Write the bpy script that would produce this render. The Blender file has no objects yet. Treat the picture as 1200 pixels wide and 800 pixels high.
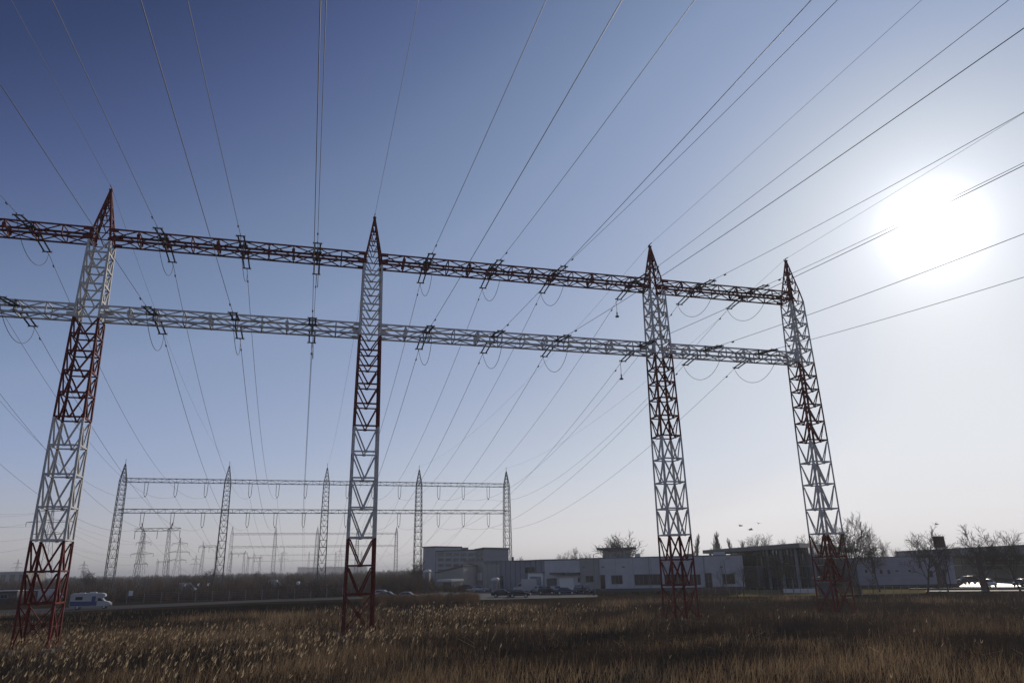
import bpy, bmesh, math, random
import numpy as np
from mathutils import Vector, Matrix

# ------------------------------------------------------------------ camera, sky, sun, exposure
SC = bpy.context.scene
COL = SC.collection
CAM_H = 5.5
F_PX, PITCH, ROLL = 839.5, math.radians(17.5477), math.radians(1.1855)

cd = bpy.data.cameras.new('camera'); cam = bpy.data.objects.new('camera', cd); COL.objects.link(cam)
cd.sensor_width = 36.0; cd.lens = F_PX * 36.0 / 1200.0; cd.clip_start = 0.2; cd.clip_end = 30000
_r = Vector((1, 0, 0)); _f = Vector((0, math.cos(PITCH), math.sin(PITCH))); _u = Vector((0, -math.sin(PITCH), math.cos(PITCH)))
_R = math.cos(ROLL) * _r - math.sin(ROLL) * _u; _U = math.sin(ROLL) * _r + math.cos(ROLL) * _u
cam.matrix_world = Matrix(((_R.x, _U.x, -_f.x, 0), (_R.y, _U.y, -_f.y, 0), (_R.z, _U.z, -_f.z, CAM_H), (0, 0, 0, 1)))
SC.camera = cam

SUN_DIR = Vector((0.5036, 0.7769, 0.3779)).normalized()
SUN_EL = math.asin(SUN_DIR.z); SUN_AZ = math.atan2(SUN_DIR.x, SUN_DIR.y)
world = bpy.data.worlds.new('World'); SC.world = world; world.use_nodes = True
nt = world.node_tree; nt.nodes.clear()
def wn(t, **k):
    n = nt.nodes.new(t)
    for a, b in k.items(): setattr(n, a, b)
    return n
sky = wn('ShaderNodeTexSky', sky_type='NISHITA', sun_disc=False, sun_elevation=SUN_EL, sun_rotation=SUN_AZ,
         altitude=80, air_density=1.0, dust_density=0.5, ozone_density=3.0)
bg = wn('ShaderNodeBackground'); bg.inputs['Strength'].default_value = 0.10
# hazy winter air: the clear sky model's brightness is compressed into a colour ramp; its dark end adds lens vignetting
tc = wn('ShaderNodeTexCoord')
bw = wn('ShaderNodeRGBToBW'); nt.links.new(sky.outputs[0], bw.inputs[0])
fac = wn('ShaderNodeMath', operation='MULTIPLY'); nt.links.new(bw.outputs[0], fac.inputs[0]); fac.inputs[1].default_value = 0.1 / 1.6
rmp = wn('ShaderNodeValToRGB'); nt.links.new(fac.outputs[0], rmp.inputs['Fac'])
rmp.color_ramp.interpolation = 'B_SPLINE'
STOPS = [(.12, (.026, .042, .105)), (.147, (.030, .048, .128)), (.172, (.068, .100, .228)), (.195, (.095, .138, .285)), (.225, (.148, .210, .360)), (.26, (.188, .259, .420)), (.30, (.230, .305, .475)), (.415, (.318, .392, .575)),
         (.56, (.425, .49, .63)), (.75, (.555, .615, .71)), (.95, (.655, .70, .785)), (1.17, (.70, .735, .81)), (1.32, (.80, .82, .86)), (1.55, (.79, .82, .87))]
while len(rmp.color_ramp.elements) < len(STOPS): rmp.color_ramp.elements.new(0.5)
for e, (v, c) in zip(rmp.color_ramp.elements, STOPS): e.position = v / 1.6; e.color = (*c, 1)
sep = wn('ShaderNodeSeparateXYZ'); nt.links.new(tc.outputs['Generated'], sep.inputs[0])
hor = wn('ShaderNodeMapRange', interpolation_type='SMOOTHSTEP'); nt.links.new(sep.outputs['Z'], hor.inputs['Value'])
hor.inputs['From Min'].default_value = 0.0; hor.inputs['From Max'].default_value = 0.15; hor.inputs['To Min'].default_value = 1.0; hor.inputs['To Max'].default_value = 0.0
rbw = wn('ShaderNodeRGBToBW'); nt.links.new(rmp.outputs[0], rbw.inputs[0])
warm = wn('ShaderNodeMix', data_type='RGBA', blend_type='MULTIPLY'); warm.inputs[0].default_value = 1.0
nt.links.new(rbw.outputs[0], warm.inputs[6]); warm.inputs[7].default_value = (1.02, 0.985, 0.985, 1)
mixs = wn('ShaderNodeMix', data_type='RGBA'); nt.links.new(hor.outputs[0], mixs.inputs[0]); nt.links.new(rmp.outputs[0], mixs.inputs[6]); nt.links.new(warm.outputs[2], mixs.inputs[7])
sc3 = wn('ShaderNodeVectorMath', operation='SCALE'); nt.links.new(mixs.outputs[2], sc3.inputs[0]); sc3.inputs['Scale'].default_value = 10.0
nt.links.new(sc3.outputs[0], bg.inputs['Color'])
# the aureole of the sun itself, part of the sky
dot = wn('ShaderNodeVectorMath', operation='DOT_PRODUCT'); dot.inputs[1].default_value = SUN_DIR
nt.links.new(tc.outputs['Generated'], dot.inputs[0])
def mth(op, a, b=None):
    n = wn('ShaderNodeMath', operation=op)
    for i, x in enumerate((a, b)):
        if x is None: continue
        if isinstance(x, (int, float)): n.inputs[i].default_value = x
        else: nt.links.new(x, n.inputs[i])
    return n.outputs[0]
one_minus = mth('SUBTRACT', 1.0, dot.outputs['Value'])
def lobe(amp, deg):
    k = 1.0 / (1 - math.cos(math.radians(deg)))
    return mth('MULTIPLY', mth('EXPONENT', mth('MULTIPLY', one_minus, -k)), amp)
def tail(amp, deg):
    q = mth('ADD', mth('MULTIPLY', one_minus, 1.0 / (1 - math.cos(math.radians(deg)))), 1.0)
    return mth('DIVIDE', amp, mth('MULTIPLY', q, q))
glow = mth('ADD', tail(24.0, 1.05), lobe(0.20, 6.0))
bg2 = wn('ShaderNodeBackground'); bg2.inputs['Color'].default_value = (0.98, 0.985, 1.0, 1)
nt.links.new(glow, bg2.inputs['Strength'])
addn = wn('ShaderNodeAddShader'); out = wn('ShaderNodeOutputWorld')
nt.links.new(bg.outputs[0], addn.inputs[0]); nt.links.new(bg2.outputs[0], addn.inputs[1]); nt.links.new(addn.outputs[0], out.inputs['Surface'])

sl = bpy.data.lights.new('sun', 'SUN'); sl.energy = 2.1; sl.angle = math.radians(0.53); sl.color = (1.0, 0.9, 0.76)
so = bpy.data.objects.new('sun', sl); COL.objects.link(so); so.rotation_euler = SUN_DIR.to_track_quat('Z', 'Y').to_euler(); so.location = (0, 0, 60)

SC.view_settings.view_transform = 'Standard'; SC.view_settings.look = 'None'; SC.view_settings.gamma = 1; SC.view_settings.use_curve_mapping = False
SC.view_settings.exposure = 0.0
SC.render.engine = 'CYCLES'
SC.cycles.max_bounces = 6; SC.cycles.diffuse_bounces = 2; SC.cycles.glossy_bounces = 2; SC.cycles.transmission_bounces = 4
SC.cycles.transparent_max_bounces = 8; SC.cycles.volume_bounces = 0
SC.cycles.use_denoising = True

# ------------------------------------------------------------------ unprojection of the survey points
def ray(px, py):
    U, V = px - 600.0, 400.0 - py
    c, s = math.cos(ROLL), math.sin(ROLL)
    a, b = c * U + s * V, -s * U + c * V
    return Vector((a, F_PX * math.cos(PITCH) - b * math.sin(PITCH), F_PX * math.sin(PITCH) + b * math.cos(PITCH)))
def at(px, py, Y):
    d = ray(px, py); return Vector((0, 0, CAM_H)) + d * (Y / d.y)
def ground(px, py, z=0.0):
    d = ray(px, py); return Vector((0, 0, CAM_H)) + d * ((z - CAM_H) / d.z)
def pt(px, Y):
    p = at(px, 690, Y); return Vector((p.x, p.y, 0))

# ------------------------------------------------------------------ materials
def mat(name, col, rough=0.7, metal=0.0, noise=0.0, nscale=4.0, col2=None, spec=0.5, trans=0.0, bump=0.0):
    m = bpy.data.materials.new(name); m.use_nodes = True
    t = m.node_tree; b = t.nodes['Principled BSDF']
    b.inputs['Roughness'].default_value = rough; b.inputs['Metallic'].default_value = metal
    b.inputs['Specular IOR Level'].default_value = spec
    c1 = (*col, 1)
    b.inputs['Base Color'].default_value = c1
    src = None
    if noise > 0 or col2:
        tcn = t.nodes.new('ShaderNodeTexCoord'); n = t.nodes.new('ShaderNodeTexNoise')
        n.inputs['Scale'].default_value = nscale; n.inputs['Detail'].default_value = 6; n.inputs['Roughness'].default_value = 0.65
        t.links.new(tcn.outputs['Object'], n.inputs['Vector'])
        r = t.nodes.new('ShaderNodeValToRGB')
        r.color_ramp.elements[0].position = 0.34; r.color_ramp.elements[1].position = 0.66
        c2 = col2 if col2 else tuple(x * (1 - noise) for x in col)
        r.color_ramp.elements[0].color = (*c2, 1); r.color_ramp.elements[1].color = c1
        t.links.new(n.outputs['Fac'], r.inputs['Fac']); t.links.new(r.outputs['Color'], b.inputs['Base Color'])
        src = r.outputs['Color']
        if bump:
            bp = t.nodes.new('ShaderNodeBump'); bp.inputs['Strength'].default_value = bump
            t.links.new(n.outputs['Fac'], bp.inputs['Height']); t.links.new(bp.outputs['Normal'], b.inputs['Normal'])
    if trans > 0:
        tr = t.nodes.new('ShaderNodeBsdfTranslucent'); mx = t.nodes.new('ShaderNodeMixShader')
        tr.inputs['Color'].default_value = c1
        if src: t.links.new(src, tr.inputs['Color'])
        mx.inputs[0].default_value = trans
        o = t.nodes['Material Output']
        t.links.new(b.outputs[0], mx.inputs[1]); t.links.new(tr.outputs[0], mx.inputs[2]); t.links.new(mx.outputs[0], o.inputs['Surface'])
    return m

def glass_mat(name, tint=(0.75, 0.8, 0.85), clear=0.6):
    m = bpy.data.materials.new(name); m.use_nodes = True; t = m.node_tree
    t.nodes.remove(t.nodes['Principled BSDF'])
    g = t.nodes.new('ShaderNodeBsdfGlossy'); g.inputs['Roughness'].default_value = 0.03; g.inputs['Color'].default_value = (0.9, 0.93, 0.95, 1)
    tr = t.nodes.new('ShaderNodeBsdfTransparent'); tr.inputs['Color'].default_value = (*[x * clear for x in tint], 1)
    fr = t.nodes.new('ShaderNodeFresnel'); fr.inputs['IOR'].default_value = 1.5
    mx = t.nodes.new('ShaderNodeMixShader')
    t.links.new(fr.outputs[0], mx.inputs[0]); t.links.new(tr.outputs[0], mx.inputs[1]); t.links.new(g.outputs[0], mx.inputs[2])
    t.links.new(mx.outputs[0], t.nodes['Material Output'].inputs['Surface'])
    return m

M = {}
M['red'] = mat('red_paint', (0.195, 0.025, 0.017), 0.55, noise=0.5, nscale=3.0, spec=0.2)
M['white'] = mat('white_paint', (0.74, 0.715, 0.675), 0.55, noise=0.32, nscale=2.5, spec=0.25)
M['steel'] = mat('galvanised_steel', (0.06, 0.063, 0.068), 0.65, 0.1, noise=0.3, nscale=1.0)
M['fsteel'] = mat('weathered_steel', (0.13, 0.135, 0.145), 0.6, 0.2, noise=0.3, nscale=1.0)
M['wire'] = mat('aluminium_cable', (0.10, 0.10, 0.105), 0.55, 0.4)
M['insul'] = mat('glazed_insulator', (0.035, 0.025, 0.022), 0.3)
M['hardware'] = mat('clamp_steel', (0.12, 0.12, 0.125), 0.5, 0.5)
M['concrete'] = mat('concrete', (0.2, 0.19, 0.175), 0.9, noise=0.3, nscale=2.0)
M['soil'] = mat('dry_field_soil', (0.05, 0.036, 0.024), 0.95, col2=(0.022, 0.016, 0.011), nscale=0.22, bump=0.4, spec=0.0)
M['darksoil'] = mat('dark_turned_soil', (0.022, 0.018, 0.014), 0.95, col2=(0.010, 0.008, 0.007), nscale=0.6, bump=0.6, spec=0.0)
M['asphalt'] = mat('asphalt', (0.045, 0.043, 0.041), 0.9, noise=0.3, nscale=0.5, spec=0.15)
M['lot'] = mat('worn_concrete_paving', (0.085, 0.08, 0.074), 0.85, noise=0.25, nscale=0.2, spec=0.25)
M['wet'] = mat('smooth_paving', (0.13, 0.13, 0.125), 0.42, noise=0.5, nscale=0.25, spec=0.8, bump=0.15)
M['kerbway'] = mat('dusty_pavement', (0.2, 0.195, 0.185), 0.75, noise=0.45, nscale=0.35, spec=0.15)
M['lawn'] = mat('dry_lawn', (0.26, 0.20, 0.075), 0.95, col2=(0.15, 0.125, 0.05), nscale=0.4, spec=0.0)
M['reed_a'] = mat('dry_reed_brown', (0.165, 0.101, 0.054), 0.8, trans=0.35)
M['reed_b'] = mat('dry_reed_tan', (0.34, 0.235, 0.13), 0.8, trans=0.4)
M['reed_c'] = mat('dry_reed_dark', (0.056, 0.040, 0.027), 0.85, trans=0.25)
M['plume'] = mat('reed_plume', (0.66, 0.50, 0.30), 0.9, trans=0.5)
M['twig_a'] = mat('bare_twigs_brown', (0.07, 0.046, 0.032), 0.9, trans=0.1)
M['twig_b'] = mat('bare_twigs_grey', (0.085, 0.066, 0.05), 0.9, trans=0.1)
M['twig_c'] = mat('bare_twigs_rust', (0.12, 0.062, 0.032), 0.9, trans=0.2)
M['bark'] = mat('bark', (0.075, 0.06, 0.05), 0.9, noise=0.4, nscale=3)
M['bark_pale'] = mat('pale_bark', (0.12, 0.1, 0.085), 0.9, noise=0.4, nscale=3)
M['wall_white'] = mat('white_cladding', (0.52, 0.52, 0.545), 0.6, noise=0.22, nscale=0.35)
M['wall_beige'] = mat('beige_render', (0.34, 0.32, 0.30), 0.8, noise=0.12, nscale=0.5)
M['wall_blue'] = mat('blue_grey_cladding', (0.22, 0.23, 0.26), 0.6, noise=0.1, nscale=0.4)
M['wall_lav'] = mat('lavender_grey_panels', (0.37, 0.35, 0.40), 0.6, noise=0.2, nscale=0.4)
M['plinth'] = mat('dark_plinth', (0.07, 0.075, 0.09), 0.7, noise=0.2)
M['roof'] = mat('grey_roof_sheet', (0.18, 0.185, 0.2), 0.6, noise=0.2, nscale=0.3)
M['roof_pale'] = mat('pale_roof_sheet', (0.5, 0.5, 0.5), 0.6, noise=0.15, nscale=0.3)
M['roof_dark'] = mat('dark_metal_fascia', (0.075, 0.08, 0.09), 0.5, noise=0.2, nscale=0.3)
M['glass'] = mat('window_glass', (0.03, 0.034, 0.042), 0.08, spec=0.8)
M['shop'] = mat('dark_shop_glazing', (0.045, 0.048, 0.055), 0.45, spec=0.3, noise=0.4, nscale=0.3)
M['clear'] = glass_mat('clear_glass')
M['frame'] = mat('window_frame', (0.2, 0.2, 0.21), 0.5)
M['door_blue'] = mat('blue_door', (0.06, 0.09, 0.18), 0.5)
M['panel_white'] = mat('white_panel', (0.68, 0.68, 0.68), 0.55, noise=0.06)
M['office'] = mat('office_render', (0.40, 0.40, 0.41), 0.8, noise=0.12, nscale=0.3)
M['tyre'] = mat('tyre_rubber', (0.02, 0.02, 0.02), 0.85)
M['rim'] = mat('wheel_rim', (0.4, 0.4, 0.42), 0.35, 0.8)
M['car_black'] = mat('black_car_paint', (0.02, 0.021, 0.024), 0.25)
M['car_grey'] = mat('grey_car_paint', (0.16, 0.165, 0.17), 0.28, 0.4)
M['car_silver'] = mat('silver_car_paint', (0.45, 0.46, 0.47), 0.3, 0.5)
M['car_white'] = mat('white_car_paint', (0.45, 0.45, 0.45), 0.3)
M['car_blue'] = mat('dark_blue_car_paint', (0.03, 0.045, 0.09), 0.25)
M['camper_blue'] = mat('blue_band_paint', (0.035, 0.055, 0.16), 0.4)
M['lamp_glass'] = mat('headlamp_lens', (0.75, 0.75, 0.75), 0.1)
M['totem'] = mat('red_brown_sign_panel', (0.115, 0.045, 0.04), 0.5, noise=0.15)
M['brown_post'] = mat('brown_post_paint', (0.15, 0.085, 0.06), 0.6, noise=0.2)
M['bird'] = mat('dark_feathers', (0.03, 0.028, 0.027), 0.8)
M['yellow'] = mat('ochre_panel', (0.30, 0.22, 0.06), 0.8, noise=0.2, nscale=0.6)

# ------------------------------------------------------------------ mesh helpers
def V3(*a): return Vector(a)
class MB:
    def __init__(s): s.v = []; s.f = []; s.m = []
    def add(s, vs, fs, mi=0):
        o = len(s.v); s.v.extend([tuple(x) for x in vs]); s.f.extend([tuple(i + o for i in f) for f in fs]); s.m.extend([mi] * len(fs))
    def quad(s, a, b, c, d, mi=0): s.add([a, b, c, d], [(0, 1, 2, 3)], mi)
    def box(s, x0, x1, y0, y1, z0, z1, mi=0):
        s.add([(x0, y0, z0), (x1, y0, z0), (x1, y1, z0), (x0, y1, z0), (x0, y0, z1), (x1, y0, z1), (x1, y1, z1), (x0, y1, z1)],
              [(0, 3, 2, 1), (4, 5, 6, 7), (0, 1, 5, 4), (1, 2, 6, 5), (2, 3, 7, 6), (3, 0, 4, 7)], mi)
    def bar(s, p, q, w, h=None, up=None, mi=0):
        p, q = Vector(p), Vector(q); h = h or w; d = (q - p)
        if d.length < 1e-6: return
        d.normalize(); up = Vector(up) if up else (Vector((0, 0, 1)) if abs(d.z) < 0.95 else Vector((0, 1, 0)))
        a = d.cross(up).normalized() * (w / 2); b = a.cross(d).normalized() * (h / 2)
        vs = [p - a - b, p + a - b, p + a + b, p - a + b, q - a - b, q + a - b, q + a + b, q - a + b]
        s.add(vs, [(0, 3, 2, 1), (4, 5, 6, 7), (0, 1, 5, 4), (1, 2, 6, 5), (2, 3, 7, 6), (3, 0, 4, 7)], mi)
    def angle(s, p, q, A, B, w, t=0.02, mi=0):
        """a rolled steel angle: corner line p-q, flanges of width w along A and B"""
        p, q = Vector(p), Vector(q); A, B = Vector(A), Vector(B)
        prof = [Vector((0, 0, 0)), A * w, A * w + B * t, A * t + B * t, A * t + B * w, B * w]
        vs = [p + x for x in prof] + [q + x for x in prof]
        fs = [(i, (i + 1) % 6, 6 + (i + 1) % 6, 6 + i) for i in range(6)] + [(5, 4, 3, 2, 1, 0), (6, 7, 8, 9, 10, 11)]
        s.add(vs, fs, mi)
    def tube(s, pts, r, n=6, mi=0, r2=None, cap=True):
        pts = [Vector(p) for p in pts]; k = len(pts); vs = []
        for i, p in enumerate(pts):
            d = (pts[min(i + 1, k - 1)] - pts[max(i - 1, 0)]).normalized()
            a = d.cross(Vector((0, 0, 1)) if abs(d.z) < 0.95 else Vector((0, 1, 0))).normalized(); b = a.cross(d)
            rr = r if r2 is None else r + (r2 - r) * i / (k - 1)
            for j in range(n):
                t = 2 * math.pi * j / n; vs.append(p + a * (rr * math.cos(t)) + b * (rr * math.sin(t)))
        fs = []
        for i in range(k - 1):
            for j in range(n):
                fs.append((i * n + j, i * n + (j + 1) % n, (i + 1) * n + (j + 1) % n, (i + 1) * n + j))
        if cap: fs += [tuple(range(n))[::-1], tuple((k - 1) * n + j for j in range(n))]
        s.add(vs, fs, mi)
    def prism(s, prof, axis, a0, a1, mi=0):
        """prof: (u, z) outline; axis 'y': u is x, extruded y from a0 to a1; axis 'x': u is y"""
        n = len(prof)
        f = (lambda u, z, a: (u, a, z)) if axis == 'y' else (lambda u, z, a: (a, u, z))
        vs = [f(u, z, a0) for u, z in prof] + [f(u, z, a1) for u, z in prof]
        fs = [(i, (i + 1) % n, n + (i + 1) % n, n + i) for i in range(n)] + [tuple(range(n))[::-1], tuple(n + i for i in range(n))]
        s.add(vs, fs, mi)
    def build(s, name, mats, parent=None, smooth=False, bevel=0.0, label=None):
        me = bpy.data.meshes.new(name); me.from_pydata(s.v, [], s.f)
        if not isinstance(mats, (list, tuple)): mats = [mats]
        for m in mats: me.materials.append(m)
        if len(mats) > 1: me.polygons.foreach_set('material_index', s.m)
        bm = bmesh.new(); bm.from_mesh(me)
        if bevel: bmesh.ops.bevel(bm, geom=bm.edges[:], offset=bevel, segments=2, affect='EDGES', clamp_overlap=True)
        bmesh.ops.recalc_face_normals(bm, faces=bm.faces[:]); bm.to_mesh(me); bm.free()
        if smooth: me.polygons.foreach_set('use_smooth', [True] * len(me.polygons))
        o = bpy.data.objects.new(name, me); COL.objects.link(o)
        if parent: o.parent = parent
        if label: o['label'] = label
        return o

def tag(o, label, cat, group=None):
    o['label'] = label; o['category'] = cat
    if group: o['group'] = group
    return o
def kind(o, k): o['kind'] = k; return o
def thing(name, label, cat, loc=(0, 0, 0), rz=0.0, group=None):
    o = bpy.data.objects.new(name, None); COL.objects.link(o); o.empty_display_size = 0.5
    o.location = loc; o.rotation_euler = (0, 0, rz); return tag(o, label, cat, group)
KIDS = {}
def copy_tree(o, label=None, loc=None, rz=None, scale=None):
    def cp(x, par):
        c = x.copy(); COL.objects.link(c)
        if par is not None: c.parent = par
        for ch in list(x.children): cp(ch, c)
        return c
    c = cp(o, None)
    if label: c['label'] = label
    if loc is not None: c.location = loc
    if rz is not None: c.rotation_euler = (0, 0, rz)
    if scale is not None: c.scale = scale
    return c
ORD = ['first', 'second', 'third', 'fourth', 'fifth', 'sixth', 'seventh', 'eighth', 'ninth', 'tenth', 'eleventh', 'twelfth']

def raw_mesh(name, verts, faces_flat, loop_starts, mats, mi):
    me = bpy.data.meshes.new(name); nf = len(loop_starts)
    me.vertices.add(len(verts)); me.vertices.foreach_set('co', np.asarray(verts, np.float32).ravel())
    me.loops.add(len(faces_flat)); me.loops.foreach_set('vertex_index', np.asarray(faces_flat, np.int32))
    me.polygons.add(nf); me.polygons.foreach_set('loop_start', np.asarray(loop_starts, np.int32))
    for m in mats: me.materials.append(m)
    me.polygons.foreach_set('material_index', np.asarray(mi, np.int32))
    me.update(calc_edges=True); me.validate()
    o = bpy.data.objects.new(name, me); COL.objects.link(o); return o

def blades(root, tip, width, rng, bend=0.15):
    """arrays of tapered bent blades: a quad and a triangle each -> verts, faces"""
    n = len(root); d = tip - root
    ang = rng.uniform(0, np.pi, n)
    side = np.stack([np.cos(ang), np.sin(ang), np.zeros(n)], 1) * (width[:, None] / 2)
    b = rng.normal(0, 1, (n, 3)) * (bend * np.linalg.norm(d, axis=1))[:, None] * np.array([1, 1, 0.2])
    mid = root + d * 0.55 - b * 0.35
    v = np.stack([root - side, root + side, mid + side * 0.75, mid - side * 0.75, tip], 1).reshape(-1, 3)
    base = (np.arange(n) * 5)[:, None]
    faces = np.concatenate([base + np.array([0, 1, 2, 3]), base + np.array([3, 2, 4])], 1).ravel()
    ls = (np.arange(n) * 7)[:, None] + np.array([0, 4])
    return v, faces, ls.ravel()

def vnoise(x, y, scale, seed):
    r = np.random.RandomState(seed); g = r.rand(64, 64)
    u, v = x / scale, y / scale; i, j = np.floor(u).astype(int), np.floor(v).astype(int)
    fu, fv = u - i, v - j; fu = fu * fu * (3 - 2 * fu); fv = fv * fv * (3 - 2 * fv)
    a, b = i % 64, j % 64; a1, b1 = (i + 1) % 64, (j + 1) % 64
    return (g[a, b] * (1 - fu) + g[a1, b] * fu) * (1 - fv) + (g[a, b1] * (1 - fu) + g[a1, b1] * fu) * fv

# ------------------------------------------------------------------ ground, roads, lots
def ground_sheet():
    mb = MB()
    xs = sorted(set([-9000, -5000, -2500, -1200, -600, -350, -220] + list(range(-150, 151, 4)) + [220, 350, 600, 1200, 2500, 5000, 9000]))
    ys = sorted(set([-9000, -4000, -1500, -500, -150, -40] + list(range(0, 129, 4)) + [150, 190, 250, 350, 600, 1200, 2500, 5000, 9000]))
    X, Yg = np.meshgrid(xs, ys); X = X.astype(float); Yg = Yg.astype(float)
    z = (vnoise(X + 500, Yg + 500, 13, 3) - 0.5) * 0.35 + (vnoise(X + 500, Yg + 500, 31, 5) - 0.5) * 0.5
    z *= np.clip((112 - Yg) / 20, 0, 1) * np.clip((150 - np.abs(X)) / 30, 0, 1)
    nx = len(xs)
    mb.v = [(X[j, i], Yg[j, i], z[j, i]) for j in range(len(ys)) for i in range(nx)]
    mb.f = [(j * nx + i, j * nx + i + 1, (j + 1) * nx + i + 1, (j + 1) * nx + i) for j in range(len(ys) - 1) for i in range(nx - 1)]
    mb.m = [0] * len(mb.f)
    return kind(mb.build('ground', M['soil'], smooth=True), 'structure')
ground_sheet()
def sheet(name, pix, z, m):
    mb = MB(); vs = [ground(x, y, z) for x, y in pix]; mb.add(vs, [tuple(range(len(vs)))]); o = mb.build(name, m); 
    for p in o.data.polygons:
        if p.normal.z < 0: p.flip()
    return kind(o, 'structure')
sheet('road', [(-120, 726), (0, 721), (130, 713.5), (300, 705.3), (430, 701), (470, 700), (470, 697.5), (430, 698), (300, 702.6), (130, 709.5), (0, 714.5), (-120, 718)], 0.03, M['asphalt'])
sheet('parking_lot', [(470, 703), (560, 702.5), (700, 699), (700, 690), (640, 688.5), (560, 686.5), (470, 688)], 0.05, M['lot'])
PLOUGH = [(-260, 737), (0, 731), (150, 727), (430, 716), (560, 711), (560, 705.5), (430, 703.5), (300, 708), (130, 716), (0, 724), (-260, 737)]
sheet('ploughed_strip', PLOUGH[:-1], 0.02, M['darksoil'])
sheet('lawn', [(815, 698.5), (900, 698.5), (1085, 694.5), (1085, 690), (900, 690.5), (815, 692)], 0.03, M['lawn'])
sheet('forecourt', [(1124, 687), (1290, 687), (1290, 675.5), (1140, 676)], 0.05, M['wet'])
sheet('pavement', [(1085, 692.6), (1290, 691.4), (1290, 690.2), (1085, 691.3)], 0.06, M['kerbway'])

# ------------------------------------------------------------------ the air
_hz = MB(); _hz.box(-9300, 9300, -9300, 9300, -1.2, 46.0)
haze = kind(_hz.build('haze', []), 'stuff')
hm = bpy.data.materials.new('haze_air'); hm.use_nodes = True; hm.node_tree.nodes.clear()
hv = hm.node_tree.nodes.new('ShaderNodeVolumePrincipled'); ho = hm.node_tree.nodes.new('ShaderNodeOutputMaterial')
hv.inputs['Color'].default_value = (0.93, 0.94, 0.97, 1); hv.inputs['Density'].default_value = 0.00026; hv.inputs['Anisotropy'].default_value = 0.35
hm.node_tree.links.new(hv.outputs[0], ho.inputs['Volume']); haze.data.materials.append(hm)

# ------------------------------------------------------------------ lattice gantries
LEVELS = [0, 3.45, 5.95, 8.45, 11.15, 13.9, 16.4, 18.9, 21.1, 23.1, 24.95, 26.6, 28.25, 29.9, 31.55, 33.2, 34.8, 36.1, 37.55, 38.8, 40.0, 41.0, 41.9]
HWZ = [(0, 1.37), (18.9, 1.24), (28.25, 1.12), (36.1, 1.0), (37.55, 0.80), (41.9, 0.10)]
def hw(z):
    for (a, b), (c, d) in zip(HWZ, HWZ[1:]):
        if z <= c: return b + (d - b) * (z - a) / (c - a)
    return HWZ[-1][1]
SIGN = [(-1, -1), (1, -1), (1, 1), (-1, 1)]
def tower_section(mb, levels, fine, z_scale=1.0, bottom=False, mi=0):
    for i, (z0, z1) in enumerate(zip(levels, levels[1:])):
        a, b = hw(z0 / z_scale), hw(z1 / z_scale); spire = z0 / z_scale > 36.0
        lw = 0.19 if spire else 0.19
        for k in range(4):
            sx, sy = SIGN[k]; p, q = V3(sx * a, sy * a, z0), V3(sx * b, sy * b, z1)
            if fine: mb.angle(p, q, (-sx, 0, 0), (0, -sy, 0), lw, 0.03)
            else: mb.bar(p, q, 0.19)
            tx, ty = SIGN[(k + 1) % 4]
            p2, q2 = V3(tx * a, ty * a, z0), V3(tx * b, ty * b, z1)
            nrm = V3((sx + tx) / 2, (sy + ty) / 2, 0); side = (p2 - p).normalized(); ins = nrm * -0.03
            w = (0.09 if spire else 0.145) if fine else 0.09
            if not (bottom and i == 0): 
                if fine: mb.angle(p + ins, p2 + ins, (0, 0, 1), -nrm, w, 0.016)
                else: mb.bar(p, p2, w)
            if z1 == levels[-1] and not spire and not fine: mb.bar(q, q2, w)
            m0 = (p + p2) / 2 + ins * 1.6
            if bottom and i == 0:
                for s_, e_ in ((p, q2), (p2, q)):
                    if fine: mb.angle(s_ + ins * 1.6, e_ + ins * 1.6, side, -nrm, 0.11, 0.016)
                    else: mb.bar(s_, e_, w)
                c_ = (p + p2 + q + q2) / 4; g = 0.2
                if fine:
                    mb.bar((p + q) / 2 + ins, (p2 + q2) / 2 + ins, 0.02, 0.08, up=nrm)
                    mb.bar(c_ - V3(0, 0, g) + ins * 2, c_ + V3(0, 0, g) + ins * 2, 0.34, 0.014, up=nrm)
            else:
                qa = q + (q2 - q) * 0.06 - V3(0, 0, 0.12); qb = q2 + (q - q2) * 0.06 - V3(0, 0, 0.12)
                for e_, sgn in ((qa, 1), (qb, -1)):
                    if fine: mb.angle(m0 - side * 0.07 * sgn, e_ + ins * 1.6, side * sgn, -nrm, w, 0.016)
                    else: mb.bar(m0, e_, w * 0.9)
                if fine and not spire:
                    mb.bar(m0 - V3(0, 0, 0.05), m0 + V3(0, 0, 0.2), 0.30, 0.014, up=nrm)      # gusset plates
                    for e_, t_ in ((q, 1), (q2, -1)):
                        c_ = e_ + side * 0.15 * t_ + ins; mb.bar(c_ - V3(0, 0, 0.28), c_ - V3(0, 0, 0.02), 0.13, 0.014, up=nrm)
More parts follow.
